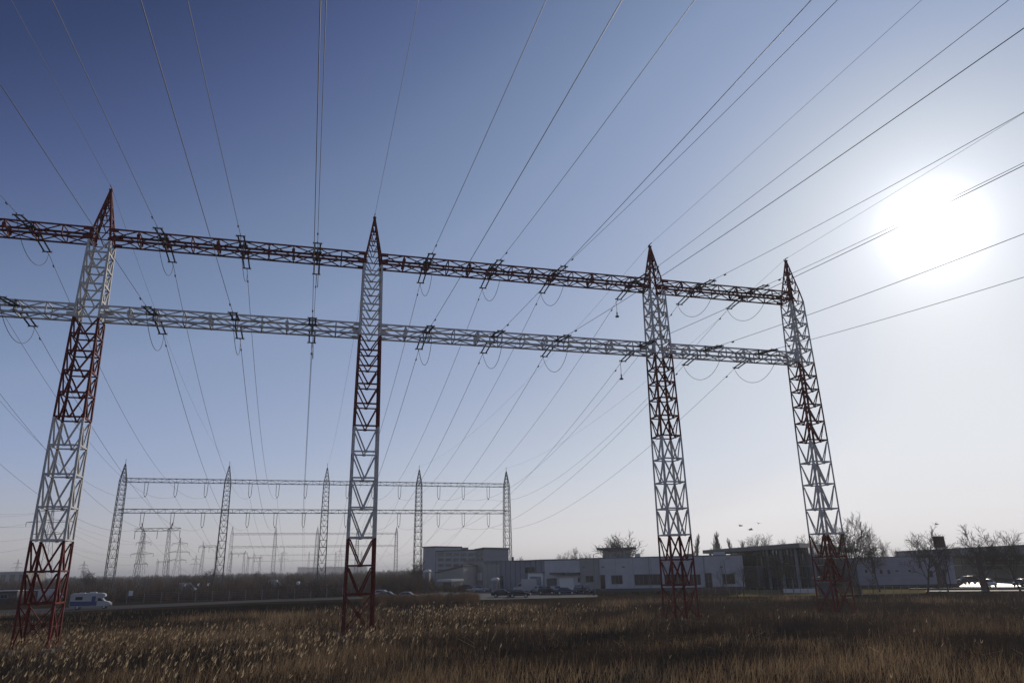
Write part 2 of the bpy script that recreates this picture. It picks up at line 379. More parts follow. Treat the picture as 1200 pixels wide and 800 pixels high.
def beam(mb, x0, x1, zc, fine, H=1.25, D=1.78, mi=0):
    L = x1 - x0; n = max(2, int(round(L / 2.45))); dx = L / n; w = 0.11 if fine else 0.09
    for sy in (-1, 1):
        for sz in (-1, 1):
            p, q = V3(x0, sy * D / 2, zc + sz * H / 2), V3(x1, sy * D / 2, zc + sz * H / 2)
            if fine: mb.angle(p, q, (0, -sy, 0), (0, 0, -sz), 0.18, 0.035)
            else: mb.bar(p, q, 0.12)
    dw = 0.10 if fine else 0.07
    for i in range(n + 1):
        x = x0 + i * dx
        for sy in (-1, 1):
            y = sy * (D / 2 - 0.045)
            mb.bar(V3(x, y, zc - H / 2), V3(x, y, zc + H / 2), dw, dw * 0.8)
            if i < n:
                s_ = 1 if (i % 2) else -1
                mb.bar(V3(x, y - sy * .05, zc - s_ * H / 2), V3(x + dx, y - sy * .05, zc + s_ * H / 2), dw, dw * 0.8)
            if fine and i % 2 == 0:
                mb.box(x - 0.2, x + 0.2, y - 0.008 + sy * .03, y + 0.008 + sy * .03, zc + H / 2 - 0.27, zc + H / 2 - 0.02)
                mb.box(x - 0.2, x + 0.2, y - 0.008 + sy * .03, y + 0.008 + sy * .03, zc - H / 2 + 0.02, zc - H / 2 + 0.27)
        for sz in (-1, 1):
            z = zc + sz * (H / 2 - 0.04)
            mb.bar(V3(x, -D / 2, z), V3(x, D / 2, z), dw, dw * 0.8)
            if i < n:
                s_ = 1 if (i % 2) else -1
                mb.bar(V3(x, -s_ * D / 2, z - sz * .05), V3(x + dx, s_ * D / 2, z - sz * .05), dw, dw * 0.8)
        if fine and i % 3 == 1:
            mb.bar(V3(x, -D / 2 + .05, zc - .3), V3(x, -D / 2 + .05, zc + .3), .3, .02, up=(0, 1, 0)); mb.bar(V3(x, D / 2 - .05, zc - .3), V3(x, D / 2 - .05, zc + .3), .3, .02, up=(0, 1, 0))
            mb.bar(V3(x, -D / 2, zc - H / 2), V3(x, D / 2, zc + H / 2), dw * .8); mb.bar(V3(x, -D / 2, zc + H / 2), V3(x, D / 2, zc - H / 2), dw * .8)

A1 = 0.2747; G1 = V3(-39.35, 62.84, 0); S1 = [-26.0, 0.0, 25.73, 58.31, 77.16]; Z1U, Z1L = 36.8, 28.97
near = thing('power_line_gantry', 'tall near gantry of red and white lattice masts carrying two long crossbeams', 'gantry', G1, A1, 'lattice gantries of the power line')
SECT = [(0, 8.45, 'red', 'lowest section, painted red'), (8.45, 18.9, 'white', 'lower white painted section'), (18.9, 28.25, 'red', 'middle section, painted red'),
        (28.25, 36.1, 'white', 'upper white painted section between the crossbeams')]
proto_tower = None
for k, s in enumerate(S1):
    if proto_tower is None:
        tw = bpy.data.objects.new('lattice_mast', None); COL.objects.link(tw); tw.parent = near; tw.location = (s, 0, 0)
        for z0, z1, c, lab in SECT:
            mb = MB(); tower_section(mb, [z for z in LEVELS if z0 <= z <= z1], True, bottom=(z0 == 0)); mb.build('mast_section', M[c], tw, label=lab)
        mb = MB(); tower_section(mb, [z for z in LEVELS if z >= 36.1], True)
        mb.box(-0.16, 0.16, -0.16, 0.16, 41.85, 41.99); mb.bar(V3(0, 0, 41.9), V3(0, 0, 42.25), 0.06); mb.bar(V3(0, -0.5, 42.2), V3(0, 0.4, 42.2), 0.07)
        mb.build('spire', M['red'], tw, label='pointed red tip of the mast')
        for sx, sy in SIGN:
            mb = MB(); mb.box(sx * 1.37 - 0.38, sx * 1.37 + 0.38, sy * 1.37 - 0.38, sy * 1.37 + 0.38, -0.6, 0.08); mb.build('footing', M['concrete'], tw, bevel=0.03)
        proto_tower = tw
    else:
        tw = copy_tree(proto_tower); tw.parent = near; tw.location = (s, 0, 0)
for zc, c, lab in ((Z1U, 'red', 'upper crossbeam span, painted red'), (Z1L, 'white', 'lower crossbeam span, painted white')):
    for a, b in zip(S1, S1[1:]):
        mb = MB(); h_ = hw(zc) - 0.05; beam(mb, a + h_, b - h_, zc, True)
        for x in (a + h_, b - h_):
            for sy in (-1, 1):
                xx = x + (0.32 if x < (a + b) / 2 else -0.32)
                
                for dz in (-1, 1): mb.box(xx - 0.34, xx + 0.34, sy * 0.915 - 0.009, sy * 0.915 + 0.009, zc + dz * .42 - 0.2, zc + dz * .42 + 0.2)
        mb.build('crossbeam', M[c], near, label=lab)

A2 = 0.3056; G2 = V3(-132.31, 244.13, 0); S2 = [0.0, 33.09, 66.72, 100.7, 135.22]; Z2U, Z2L = 36.47, 26.3
def far_gantry(origin, ang, S, zu, zl, label, m):
    g = thing('power_line_gantry', label, 'gantry', origin, ang, 'lattice gantries of the power line')
    proto = None
    for s in S:
        if proto is None:
            mb = MB(); tower_section(mb, LEVELS, False, bottom=True); mb.bar(V3(0, 0, 41.8), V3(0, 0, 43.6), 0.12)
            proto = mb.build('lattice_mast', m, g); proto.location = (s, 0, 0)
        else:
            c = proto.copy(); COL.objects.link(c); c.parent = g; c.location = (s, 0, 0)
    for zc in (zu, zl):
        for a, b in zip(S, S[1:]):
            mb = MB(); beam(mb, a, b, zc, False); mb.build('crossbeam', m, g)
    return g
far_gantry(G2, A2, S2, Z2U, Z2L, 'grey five mast lattice gantry standing in the scrub behind the near one', M['steel'])
# third gantry, seen small between the masts of the second
p3a, p3b = at(268, 668, 600), at(463.5, 668, 648)
A3 = math.atan2(p3b.y - p3a.y, p3b.x - p3a.x); L3 = (p3b - p3a).xy.length; G3 = V3(p3a.x, p3a.y, 0); S3 = [L3 * t for t in (0, .25, .5, .75, 1)]
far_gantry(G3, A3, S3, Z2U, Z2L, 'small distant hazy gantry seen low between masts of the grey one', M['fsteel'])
p4a, p4b = at(296, 668, 1330), at(423, 668, 1400)
A4 = math.atan2(p4b.y - p4a.y, p4b.x - p4a.x); L4 = (p4b - p4a).xy.length; G4 = V3(p4a.x, p4a.y, 0); S4 = [L4 * t for t in (0, .25, .5, .75, 1)]
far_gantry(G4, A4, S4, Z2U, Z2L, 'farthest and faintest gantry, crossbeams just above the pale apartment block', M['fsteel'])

# ------------------------------------------------------------------ insulators, conductors
def frame(origin, ang):
    u = V3(math.cos(ang), math.sin(ang), 0); n = V3(-math.sin(ang), math.cos(ang), 0); return u, n
u1, n1 = frame(G1, A1); u2, n2 = frame(G2, A2); u3, n3 = frame(G3, A3)
PH1 = [-20.5, -13.2, -5.9, 5.57, 12.87, 20.02, 31.4, 38.65, 45.8, 55.6, 63.8, 70.8]
PH2 = [7.3, 16.6, 26.2, 40.7, 49.9, 59.5, 74.3, 83.6, 93.4, 108.3, 117.9, 127.8]
def string_mesh(n, L):
    mb = MB(); pts = []; prof = []
    k = 26
    for i in range(k * 2 + 1):
        prof.append((L * i / (k * 2), 0.082 if i % 2 else 0.045))
    N = 8; vs = []; fs = []
    for i, (y, r) in enumerate(prof):
        for j in range(N):
            t = 2 * math.pi * j / N; vs.append((r * math.cos(t), y, r * math.sin(t)))
    for i in range(len(prof) - 1):
        for j in range(N): fs.append((i * N + j, i * N + (j + 1) % N, (i + 1) * N + (j + 1) % N, (i + 1) * N + j))
    mb.add(vs, fs); return mb
STR = 2.85
_tmp = string_mesh(26, STR).build('insulator_string', M['insul']); STRING = _tmp.data; bpy.data.objects.remove(_tmp)
def put(mesh, name, parent, loc=(0, 0, 0), rot=(0, 0, 0)):
    o = bpy.data.objects.new(name, mesh); COL.objects.link(o); o.parent = parent; o.location = loc; o.rotation_euler = rot; return o
_m = MB(); _m.box(-0.42, 0.42, -0.07, 0.07, -0.045, 0.045); _m.tube([(-0.42, 0, .16), (-.42, 0, -.16)], .02); _m.tube([(0.42, 0, .16), (.42, 0, -.16)], .02); _m.bar(V3(0, 0, 0), V3(0, 0.4, 0), .08)
_o = _m.build('yoke', M['hardware']); YOKE = _o.data; bpy.data.objects.remove(_o)
DROP = 0.35
def tension_set(label, group, jumper=True, sagj=2.7):
    t = thing('insulator_set', label, 'insulators', (0, 0, 0), A1, group)
    tilt = math.asin(DROP / STR)
    for sx in (-0.27, 0.27):
        put(STRING, 'insulator_string', t, (sx, -1.15, 0), (-tilt, 0, math.pi)); put(STRING, 'insulator_string', t, (sx, 1.15, 0), (-tilt, 0, 0))
    put(YOKE, 'yoke', t, (0, -1.1, 0)); put(YOKE, 'yoke', t, (0, 1.1, 0), (0, 0, math.pi))
    put(YOKE, 'yoke', t, (0, -1.15 - STR, -DROP), (0, 0, math.pi)); put(YOKE, 'yoke', t, (0, 1.15 + STR, -DROP))
    for sy in (-1, 1):
        mb = MB(); mb.bar(V3(-.27, sy * .85, 0), V3(-.27, sy * 1.15, 0), .07); mb.bar(V3(.27, sy * .85, 0), V3(.27, sy * 1.15, 0), .07)
        mb.bar(V3(-.45, sy * .85, 0), V3(.45, sy * .85, 0), .12); mb.bar(V3(0, sy * .95, .6), V3(0, sy * .95, -.6), .12)
        mb.build('attachment', M['hardware'], t)
    if jumper:
        mb = MB(); e = STR + 1.5
        mb.tube([V3(0.25 * math.sin(math.pi * i / 30), -e * math.cos(math.pi * i / 30), -DROP - sagj * math.sin(math.pi * i / 30) ** 1.3) for i in range(31)], 0.026, 5)
        mb.build('jumper_loop', M['wire'], t)
    return t
loop_proto, bare_proto = None, None
vis = {}
for zc, bn in ((Z1U, 'red upper crossbeam'), (Z1L, 'white lower crossbeam')):
    for i, s in enumerate(PH1):
        jump = (i != 9)
        where = ORD[i - 2] + ' from left' if i >= 2 else ('nearer' if i else 'farther') + ' one beyond picture edge'
        lab = ('paired insulators with drooping jumper loop' if jump else 'paired insulators without jumper loop') + ' on ' + bn + ', ' + where
        if jump: 
            t = tension_set(lab, 'tension insulator sets on the near gantry') if loop_proto is None else copy_tree(loop_proto, lab)
            loop_proto = loop_proto or t
        else:
            t = tension_set(lab, 'tension insulator sets on the near gantry', False) if bare_proto is None else copy_tree(bare_proto, lab)
            bare_proto = bare_proto or t
        t.location = G1 + u1 * s + V3(0, 0, zc)
# the short hanging string with a weight left of the third mast
hw_proto = None
for zc, bn in ((Z1U, 'red upper'), (Z1L, 'white lower')):
    p = G1 + u1 * 55.6 + n1 * 4.7 + V3(0, 0, zc - 0.4)
    lab = 'small weight dangling on a short cable below the %s crossbeam' % bn
    if hw_proto is None:
        t = hw_proto = thing('hanging_weight', lab, 'weight', p, A1, 'hanging weights')
        mb = MB(); mb.tube([(0, 0, 0.1), (0.02, 0, -.7), (0, 0, -1.4)], .03); mb.build('cable', M['wire'], t)
        mb = MB(); mb.tube([(0, 0, -1.35), (0, 0, -1.85)], .08, 8); mb.tube([(0, 0, -1.85), (0, 0, -2.0)], .24, 10); mb.build('weight', M['hardware'], t, bevel=.02)
    else: copy_tree(hw_proto, lab, loc=p)

def catenary(a, b, sag, n):
    return [a.lerp(b, i / n) - V3(0, 0, 4 * sag * (i / n) * (1 - i / n)) for i in range(n + 1)]
def damper(mb, p, d):
    mb.tube([p - d * 0.16 - V3(0, 0, .1), p + d * 0.16 - V3(0, 0, .1)], .075, 6)
def conductor(a, b, sag, n, r, label, cat='power line', group=None, damp=(), name='power_line'):
    pts = catenary(a, b, sag, n)
    mb = MB(); mb.tube(pts, r, 4 if r < .03 else 5, cap=True)
    o = mb.build(name, M['wire'], smooth=True); tag(o, label, cat, group)
    for end in damp:
        d = (pts[1] - pts[0]).normalized() if end == 0 else (pts[-2] - pts[-1]).normalized(); p = (pts[0] if end == 0 else pts[-1]) + d * 2.2
        m2 = MB(); damper(m2, p, d); m2.build('vibration_damper', M['hardware'], o)
    return o
END = STR + 1.5
SAGU = [1.5, 1.6, 1.86, 1.7, 3.0, 2.6, 3.18, 4.34, 4.51, 3.23, 5.79, 5.23]
SAGL = [1.5, 2, 2.56, 1.66, 0.9, 2.4, 2.84, 2.8, 5.32, 5.49, 5.83, 6.63]
DIRS = ['runs', 'runs']
for zc, bn, sg in ((Z1U, 'red upper crossbeam', SAGU), (Z1L, 'white lower crossbeam', SAGL)):
    for i, s in enumerate(PH1):
        if i < 2: continue
        a = G1 + u1 * s - n1 * END + V3(0, 0, zc - DROP); b = G1 + u1 * s - n1 * 205 + V3(0, 0, zc - 0.4)
        conductor(a, b, sg[i], 60, 0.023, 'thick cable coming overhead to the %s, %s from left' % (bn, ORD[i - 2]), group='cables from overhead to the near gantry', damp=(0,))
hang = None
SAG2U = [8.0] * 12; SAG2L = [7.0] * 12
for zc1, zc2, drop, bn, sg in ((Z1U, Z2U, 4.6, 'upper', SAG2U), (Z1L, Z2L, 4.9, 'lower', SAG2L)):
    for i, (s, s2) in enumerate(zip(PH1, PH2)):
        top = G2 + u2 * s2 + V3(0, 0, zc2 - 0.66); bot = top - V3(0, 0, drop)
        a = G1 + u1 * s + n1 * END + V3(0, 0, zc1 - DROP)
        conductor(a, bot - V3(0, 0, .1), sg[i], 36, 0.026, 'cable from near gantry\'s %s beam back to grey gantry, %s from left' % (bn, ORD[i]), group='cables between the near and grey gantries', damp=(0,))
        lab = 'hanging insulator pair under grey gantry\'s %s crossbeam, %s from left' % (bn, ORD[i])
        if hang is None:
            hang = thing('suspension_insulator', lab, 'insulators', top, A2, 'suspension insulators under the grey gantry')
            for sx in (-1, 1):
                mb = MB(); mb.tube([V3(sx * .55, 0, 0), V3(sx * .42, 0, -4.1)], .085, 6); mb.build('insulator_string', M['insul'], hang)
            mb = MB(); mb.bar(V3(-.5, 0, -4.1), V3(0, 0, -4.6), .1); mb.bar(V3(.5, 0, -4.1), V3(0, 0, -4.6), .1); mb.box(-.2, .2, -.3, .3, -4.85, -4.6); mb.build('clamp', M['hardware'], hang)
        else: copy_tree(hang, lab, loc=top)
        b3 = G3 + u3 * (L3 * (s2 / 135.22)) + V3(0, 0, zc2 - 4.9)
        conductor(bot - V3(0, 0, .1), b3, 17, 30, 0.03, 'thin cable from grey gantry\'s %s beam to distant gantry, %s from left' % (bn, ORD[i]), group='cables between the grey and distant gantries')
MAST = ['leftmost', 'second', 'third', 'rightmost']
for k in range(1, 5):
    a = G1 + u1 * S1[k] + V3(0, 0, 42.2)
    conductor(a, a - n1 * 205, 1.5, 40, 0.016, 'very thin earth wire coming overhead to the tip of the %s mast' % MAST[k - 1], group='earth wires from overhead', name='earth_wire')
    conductor(a, G2 + u2 * S2[k] + V3(0, 0, 43.2), 4.5, 30, 0.016, 'very thin earth wire from the %s red mast tip to the grey gantry' % MAST[k - 1], group='earth wires to the grey gantry', name='earth_wire')
    conductor(G2 + u2 * S2[k] + V3(0, 0, 43.2), G3 + u3 * S3[k] + V3(0, 0, 43.2), 9, 30, 0.016, 'very thin earth wire beyond the grey gantry, %s of its row' % ORD[k - 1], group='earth wires beyond the grey gantry', name='earth_wire')

# ------------------------------------------------------------------ far pylons
def mast_pylon(label, px, ytop, Y, arms, rz, m):
    """single lattice mast with crossarms; arms: (pixel row, half width in metres)"""
    p = at(px, 670, Y); p.z = 0; Ht = at(px, ytop, Y).z
    t = thing('lattice_pylon', label, 'pylon', p, rz, 'far lattice pylons')
    mb = MB(); n = 9; zs = [Ht * (1 - (1 - i / n) ** 1.3) for i in range(n + 1)]
    W = lambda z: max(0.18, Ht * 0.085 * (1 - z / Ht) ** 1.15 + .2)
    for z0, z1 in zip(zs, zs[1:]):
        for k in range(4):
            sx, sy = SIGN[k]; tx, ty = SIGN[(k + 1) % 4]; a, b = W(z0), W(z1)
            mb.bar(V3(sx * a, sy * a, z0), V3(sx * b, sy * b, z1), .13); mb.bar(V3(sx * a, sy * a, z0), V3(tx * b, ty * b, z1), .06)
    mb.build('mast', m, t)
    for row, hwid in arms:
        z = at(px, row, Y).z; mb = MB(); w = W(z)
        for s_ in (-1, 1):
            for sy in (-1, 1): mb.bar(V3(0, sy * w, z), V3(s_ * hwid, 0, z + .2), .16); mb.bar(V3(s_ * w, sy * w, z + 1.2), V3(s_ * hwid, 0, z + .2), .13)
            for f_ in (.35, .7): mb.bar(V3(s_ * hwid * f_, 0, z), V3(s_ * hwid * f_, 0, z + 1.2 * (1 - f_)), .1)
        mb.build('crossarm', m, t)
        mb = MB()
        for s_ in (-1, 1): mb.tube([V3(s_ * hwid, 0, z + .2), V3(s_ * hwid, 0, z - 1.7)], .1, 5)
        mb.build('insulator', M['insul'], t)
    return t
def portal_pylon(label, px0, px1, leg0, leg1, row, ytop, Y, rz, m):
    c = at((px0 + px1) / 2, 672, Y); c.z = 0; z = at((px0 + px1) / 2, row, Y).z; Ht = at((px0 + px1) / 2, ytop, Y).z
    sc = Y / 839.5 / 1.0 * 1.0
    L = (at(px1, row, Y) - at(px0, row, Y)).length
    x0 = -L / 2; X = lambda px: x0 + (px - px0) / (px1 - px0) * L
    t = thing('portal_pylon', label, 'pylon', c, rz, 'far portal pylons')
    for lx, sp in ((X(leg0), -1), (X(leg1), 1)):
        mb = MB(); n = 10
        for i in range(n):
            z0, z1 = (z + 1) * i / n, (z + 1) * (i + 1) / n; W = lambda q: 1.25 - 0.75 * q / z
            cx = lambda q: lx + sp * 0.9 * (1 - q / z)
            for k in range(4):
                sx, sy = SIGN[k]; tx, ty = SIGN[(k + 1) % 4]; a, b = W(z0), W(z1)
                mb.bar(V3(cx(z0) + sx * a, sy * a, z0), V3(cx(z1) + sx * b, sy * b, z1), .13); mb.bar(V3(cx(z0) + sx * a, sy * a, z0), V3(cx(z1) + tx * b, ty * b, z1), .06)
        mb.bar(V3(lx, 0, z + .6), V3(lx + sp * 1.3, 0, Ht), .25); mb.bar(V3(lx + sp * .8, 0, z + .6), V3(lx + sp * 1.3, 0, Ht), .12)
        mb.build('leg', m, t)
    mb = MB(); n = max(4, int(L / 2.2))
    for sy in (-1, 1):
        for zz in (z, z + 1.3): mb.bar(V3(-L / 2, sy * .6, zz), V3(L / 2, sy * .6, zz), .16)
        for i in range(n): mb.bar(V3(-L / 2 + L * i / n, sy * .6, z + 1.3 * (i % 2)), V3(-L / 2 + L * (i + 1) / n, sy * .6, z + 1.3 * ((i + 1) % 2)), .1)
    mb.build('crossarm', m, t)
    for x in (-L / 2 + .2, 0, L / 2 - .2):
        mb = MB(); mb.tube([V3(x, 0, z), V3(x, 0, z - 3.6)], .12, 5); mb.build('insulator_string', M['insul'], t)
    return t
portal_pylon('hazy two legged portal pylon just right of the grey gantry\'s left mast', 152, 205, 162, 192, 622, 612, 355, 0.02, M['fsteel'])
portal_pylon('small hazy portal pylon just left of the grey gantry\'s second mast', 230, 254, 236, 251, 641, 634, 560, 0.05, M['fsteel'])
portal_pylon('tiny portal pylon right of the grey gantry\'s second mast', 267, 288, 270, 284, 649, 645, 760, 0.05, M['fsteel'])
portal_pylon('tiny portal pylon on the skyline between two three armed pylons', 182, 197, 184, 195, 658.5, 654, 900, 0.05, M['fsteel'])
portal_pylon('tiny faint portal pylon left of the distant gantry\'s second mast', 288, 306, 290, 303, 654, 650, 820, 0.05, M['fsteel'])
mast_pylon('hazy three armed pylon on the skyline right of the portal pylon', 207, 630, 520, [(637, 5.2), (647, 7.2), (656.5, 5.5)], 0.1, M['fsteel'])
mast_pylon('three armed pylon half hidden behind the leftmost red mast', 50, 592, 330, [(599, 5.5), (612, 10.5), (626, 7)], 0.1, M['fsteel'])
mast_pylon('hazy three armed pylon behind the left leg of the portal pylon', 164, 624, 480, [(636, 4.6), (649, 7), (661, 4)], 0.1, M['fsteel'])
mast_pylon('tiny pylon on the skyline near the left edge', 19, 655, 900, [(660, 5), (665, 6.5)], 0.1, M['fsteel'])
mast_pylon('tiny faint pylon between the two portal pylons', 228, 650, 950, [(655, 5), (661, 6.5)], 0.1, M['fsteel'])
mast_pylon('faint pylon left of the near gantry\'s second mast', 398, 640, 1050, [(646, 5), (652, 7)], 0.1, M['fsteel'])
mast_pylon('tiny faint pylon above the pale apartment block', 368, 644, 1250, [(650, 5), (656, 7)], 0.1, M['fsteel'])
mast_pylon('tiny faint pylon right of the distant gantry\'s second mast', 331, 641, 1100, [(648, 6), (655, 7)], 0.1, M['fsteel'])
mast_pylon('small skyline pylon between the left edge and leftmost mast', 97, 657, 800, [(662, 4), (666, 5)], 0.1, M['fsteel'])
LW = [((-60, 594), (50, 599.5), (164, 637)), ((-60, 611), (34, 613), (154, 650)), ((-60, 612), (66, 613), (174, 650)), ((-60, 631), (50, 627), (164, 661)),
      ((-60, 600), (50, 600), (207, 638)), ((-60, 650), (60, 634), (197, 648))]
for i, ((x0, y0), (x1, y1), (x2, y2)) in enumerate(LW):
    a, b, c = at(x0, y0, 230), at(x1, y1, 330), at(x2, y2, 480)
    conductor(a, b, 1.6, 12, 0.03, 'thin sagging cable low at the left edge, %s of six from the top' % ORD[i], group='low cables at the left edge')
    conductor(b, c, 4.5, 20, 0.03, 'thin sagging cable between the two left pylons, %s of six' % ORD[i], group='cables between the left pylons')

# ------------------------------------------------------------------ buildings
class Facade:
    """a building whose front runs from pa to pb; local x along the front, y away from the camera, z up"""
    def __init__(s, name, label, cat, pa, pb):
        d = pb - pa; s.L = d.length; s.ang = math.atan2(d.y, d.x); s.o = pa
        s.u = V3(math.cos(s.ang), math.sin(s.ang), 0); s.n = V3(-math.sin(s.ang), math.cos(s.ang), 0)
        s.t = thing(name, label, cat, pa, s.ang)
    def px(s, x, y, off=0.0):
        d = ray(x, y); o = s.o + s.n * off; k = (o - V3(0, 0, CAM_H)).dot(s.n) / d.dot(s.n); p = V3(0, 0, CAM_H) + d * k
        return (p - s.o).dot(s.u), p.z
    def part(s, name, m, boxes, bevel=0.0, label=None, parent=None):
        mb = MB()
        for b in boxes: mb.box(*b)
        return mb.build(name, m, parent or s.t, bevel=bevel, label=label)
    def window(s, x0, x1, y0, y1, nx=2, ny=1, m=None, name='window', off=0.0, fr=0.1, label=None):
        a, z1 = s.px(x0, y0, off); b, z0 = s.px(x1, y1, off); z0 = max(z0, 0.05)
        s.window_m(a, b, z0, z1, nx, ny, m, name, off, fr, label)
    def window_m(s, a, b, z0, z1, nx=2, ny=1, m=None, name='window', off=0.0, fr=0.1, label=None):
        mb = MB(); y0, y1 = off - 0.07, off + 0.05
        mb.box(a, a + fr, y0, y1, z0, z1); mb.box(b - fr, b, y0, y1, z0, z1); mb.box(a + fr, b - fr, y0, y1, z1 - fr, z1); mb.box(a + fr, b - fr, y0, y1, z0, z0 + fr)
        for i in range(1, nx): x = a + (b - a) * i / nx; mb.box(x - fr * .3, x + fr * .3, y0 + .01, y1 - .01, z0 + fr, z1 - fr)
        for j in range(1, ny): z = z0 + (z1 - z0) * j / ny; mb.box(a + fr, b - fr, y0 + .02, y1 - .02, z - fr * .25, z + fr * .25)
        w = mb.build(name, M['frame'], s.t, label=label)
        g = MB(); g.box(a + fr * .9, b - fr * .9, off - 0.025, off + 0.03, z0 + fr * .9, z1 - fr * .9); g.build('pane', m or M['glass'], w)
        return w

# main white hall
B = Facade('commercial_building', 'long white single storey commercial building with dark ribbon windows, behind the third mast', 'building', pt(681, 172), pt(874, 166))
H = B.px(735, 653.5)[1]
B.part('wall', M['wall_white'], [(0, B.L, 0, 32, 0.7, H)])
B.part('plinth', M['plinth'], [(-0.04, B.L + .04, -0.05, 32.05, 0, 0.7)])
B.part('parapet', M['roof'], [(-0.1, B.L + .1, -0.12, 0.3, H, H + 0.22), (-0.1, .3, .3, 32, H, H + .22), (B.L - .3, B.L + .1, .3, 32, H, H + .22)])
B.part('roof', M['roof'], [(.3, B.L - .3, .3, 31.9, H + .004, H + .1)])
B.part('corner_cladding', M['wall_beige'], [(-0.02, 4.1, -0.06, 0.0, .71, H - .02)], label='beige corner panel of the facade')
B.window(686, 696, 674, 682, 2, off=-.06); B.window(703, 710, 673, 690.5, 1, name='door'); B.window(716, 730, 673.5, 684, 3)
B.window(743, 776.5, 672.5, 685, 6); B.window(778, 806, 672.5, 685, 5); B.window(808, 822, 672.5, 685, 3); B.window(825, 836, 671, 692, 2, 2, name='glazed_entrance'); B.window(846, 862, 672, 684, 3)
for px in (684, 706.5, 730.5, 790, 845):
    x, z = B.px(px, 664); B.part('vent', M['frame'], [(x - .35, x + .35, -.09, -.004, z - .17, z + .17)])
for x in np.linspace(4.1, B.L - .4, 9): B.part('cladding_joint', M['wall_blue'], [(x - .03, x + .03, -.012, -.002, .72, H - .03)])
for x0_, x1_, z0_ in ((8, 9.6, .1), (24, 26, .1), (40, 41.2, .1)): B.part('roof_vent', M['roof'], [(x0_, x1_, 9, 10.6, H + .1, H + .75)], bevel=.05)
for x in (4.3, 15.5, 27.5, 39.0): B.part('downpipe', M['frame'], [(x - .06, x + .06, -.15, -.013, .72, H - .02)])
for x0_, w_ in ((30.5, 2.4), (12.5, 1.2), (44.5, 1.8)): B.part('roof_unit', M['roof_pale'], [(x0_, x0_ + w_, 5, 6.8, H + .1, H + .95)], bevel=.04)
mb = MB(); mb.tube([(19, 4, H + .1), (19, 4, H + 2.6)], .05, 6); mb.build('antenna', M['frame'], B.t)
# roof pavilion
Pv = Facade('rooftop_pavilion', 'small square pavilion with flat overhanging slab roof on top of white building', 'pavilion', pt(708.5, 184), pt(742, 183))
za, zb, zc_ = H + .1, Pv.px(725, 643.3)[1], Pv.px(725, 641.2)[1]; Pv.t.location.z = 0
Pv.part('wall', M['wall_beige'], [(0, Pv.L, 0, 7, za, zb)])
Pv.part('roof', M['roof_dark'], [(-1.4, Pv.L + 1.4, -1.4, 8.4, zb, zc_)])
for i in range(4): Pv.window_m(.5 + i * Pv.L / 4.1, Pv.L / 4.1 * (i + 1) - .05, za + .5, zb - .3, 1, fr=.08)
# loading wing
W = Facade('warehouse_wing', 'white loading wing with garage doors and grey canopies, left of the white building', 'warehouse', pt(639, 177), pt(680.6, 172.4))
Hw = W.px(660, 656.2)[1]
W.part('wall', M['wall_white'], [(0, W.L, 0, 28, 0.0, Hw)]); W.part('parapet', M['roof'], [(-.08, W.L - .05, -.1, .25, Hw, Hw + .2)]); W.part('roof', M['roof'], [(0, W.L - .05, .26, 28, Hw + .003, Hw + .1)])
for x0, x1 in ((647.5, 664), (665, 681)):
    a, z = W.px(x0, 671.5); b, _ = W.px(x1, 671.5); W.part('canopy', M['roof_dark'], [(a, b - .1, -1.6, -.003, z - .28, z + .18)])
a, z = W.px(655.5, 677); b, _ = W.px(672, 677)
W.part('garage_door', M['panel_white'], [(a, b, -.05, -.003, 0.05, z)])
a, _ = W.px(640.5, 677); b, _ = W.px(652.5, 677); d_ = W.part('garage_door', M['roof_dark'], [(a, b, -.05, -.003, 0.05, z)], label='dark open loading door')
W.window(677, 680, 676, 682, 1)
# long warehouse
Wb = Facade('warehouse', 'long blue grey warehouse between the office block and the white loading wing', 'warehouse', pt(568, 214), pt(640, 186))
Hb = Wb.px(600, 657.6)[1]
Wb.part('wall', M['wall_blue'], [(0, Wb.L, 0, 30, 0, Hb)]); Wb.part('roof', M['roof'], [(-.3, Wb.L + .2, -.3, 30.2, Hb, Hb + .25)])
Wb.part('lower_cladding', M['wall_beige'], [(0.02, 9, -.06, -.004, .02, Hb - .6)], label='beige rendered left end of the wall')
for i, x in enumerate(np.linspace(2, Wb.L - 2, 12)): Wb.part('wall_rib', M['roof'], [(x - .05, x + .05, -.1, -.002, .05, Hb - .05)])
x, z = Wb.px(620, 668); Wb.window_m(x - 2, x + 3, z - .8, z + .9, 3); x, z = Wb.px(585, 680); Wb.window_m(x - 2.2, x + 2.4, .1, 3.6, 3, name='door'); x, z = Wb.px(566 + 9, 0)
mb = MB(); xx, zz = Wb.px(586, 657); mb.tube([(xx, 4, Hb), (xx, 4, Hb + 1.3)], .35, 8); mb.build('chimney', M['roof_dark'], Wb.t)
# bay extension with the big lit door
Wx = Facade('loading_bay', 'low white loading bay projecting from the blue grey warehouse beside the parked van', 'loading bay', pt(619, 187), pt(636.5, 180.5))
Hx = Wx.px(628, 671)[1]
Wx.part('wall', M['panel_white'], [(0, Wx.L, 0, 5, 0, Hx)]); Wx.part('roof', M['roof'], [(-.2, Wx.L + .2, -.3, 5, Hx, Hx + .15)]); Wx.part('door', M['wall_blue'], [(1.0, Wx.L - .8, -.05, -.003, .05, Hx - .8)])
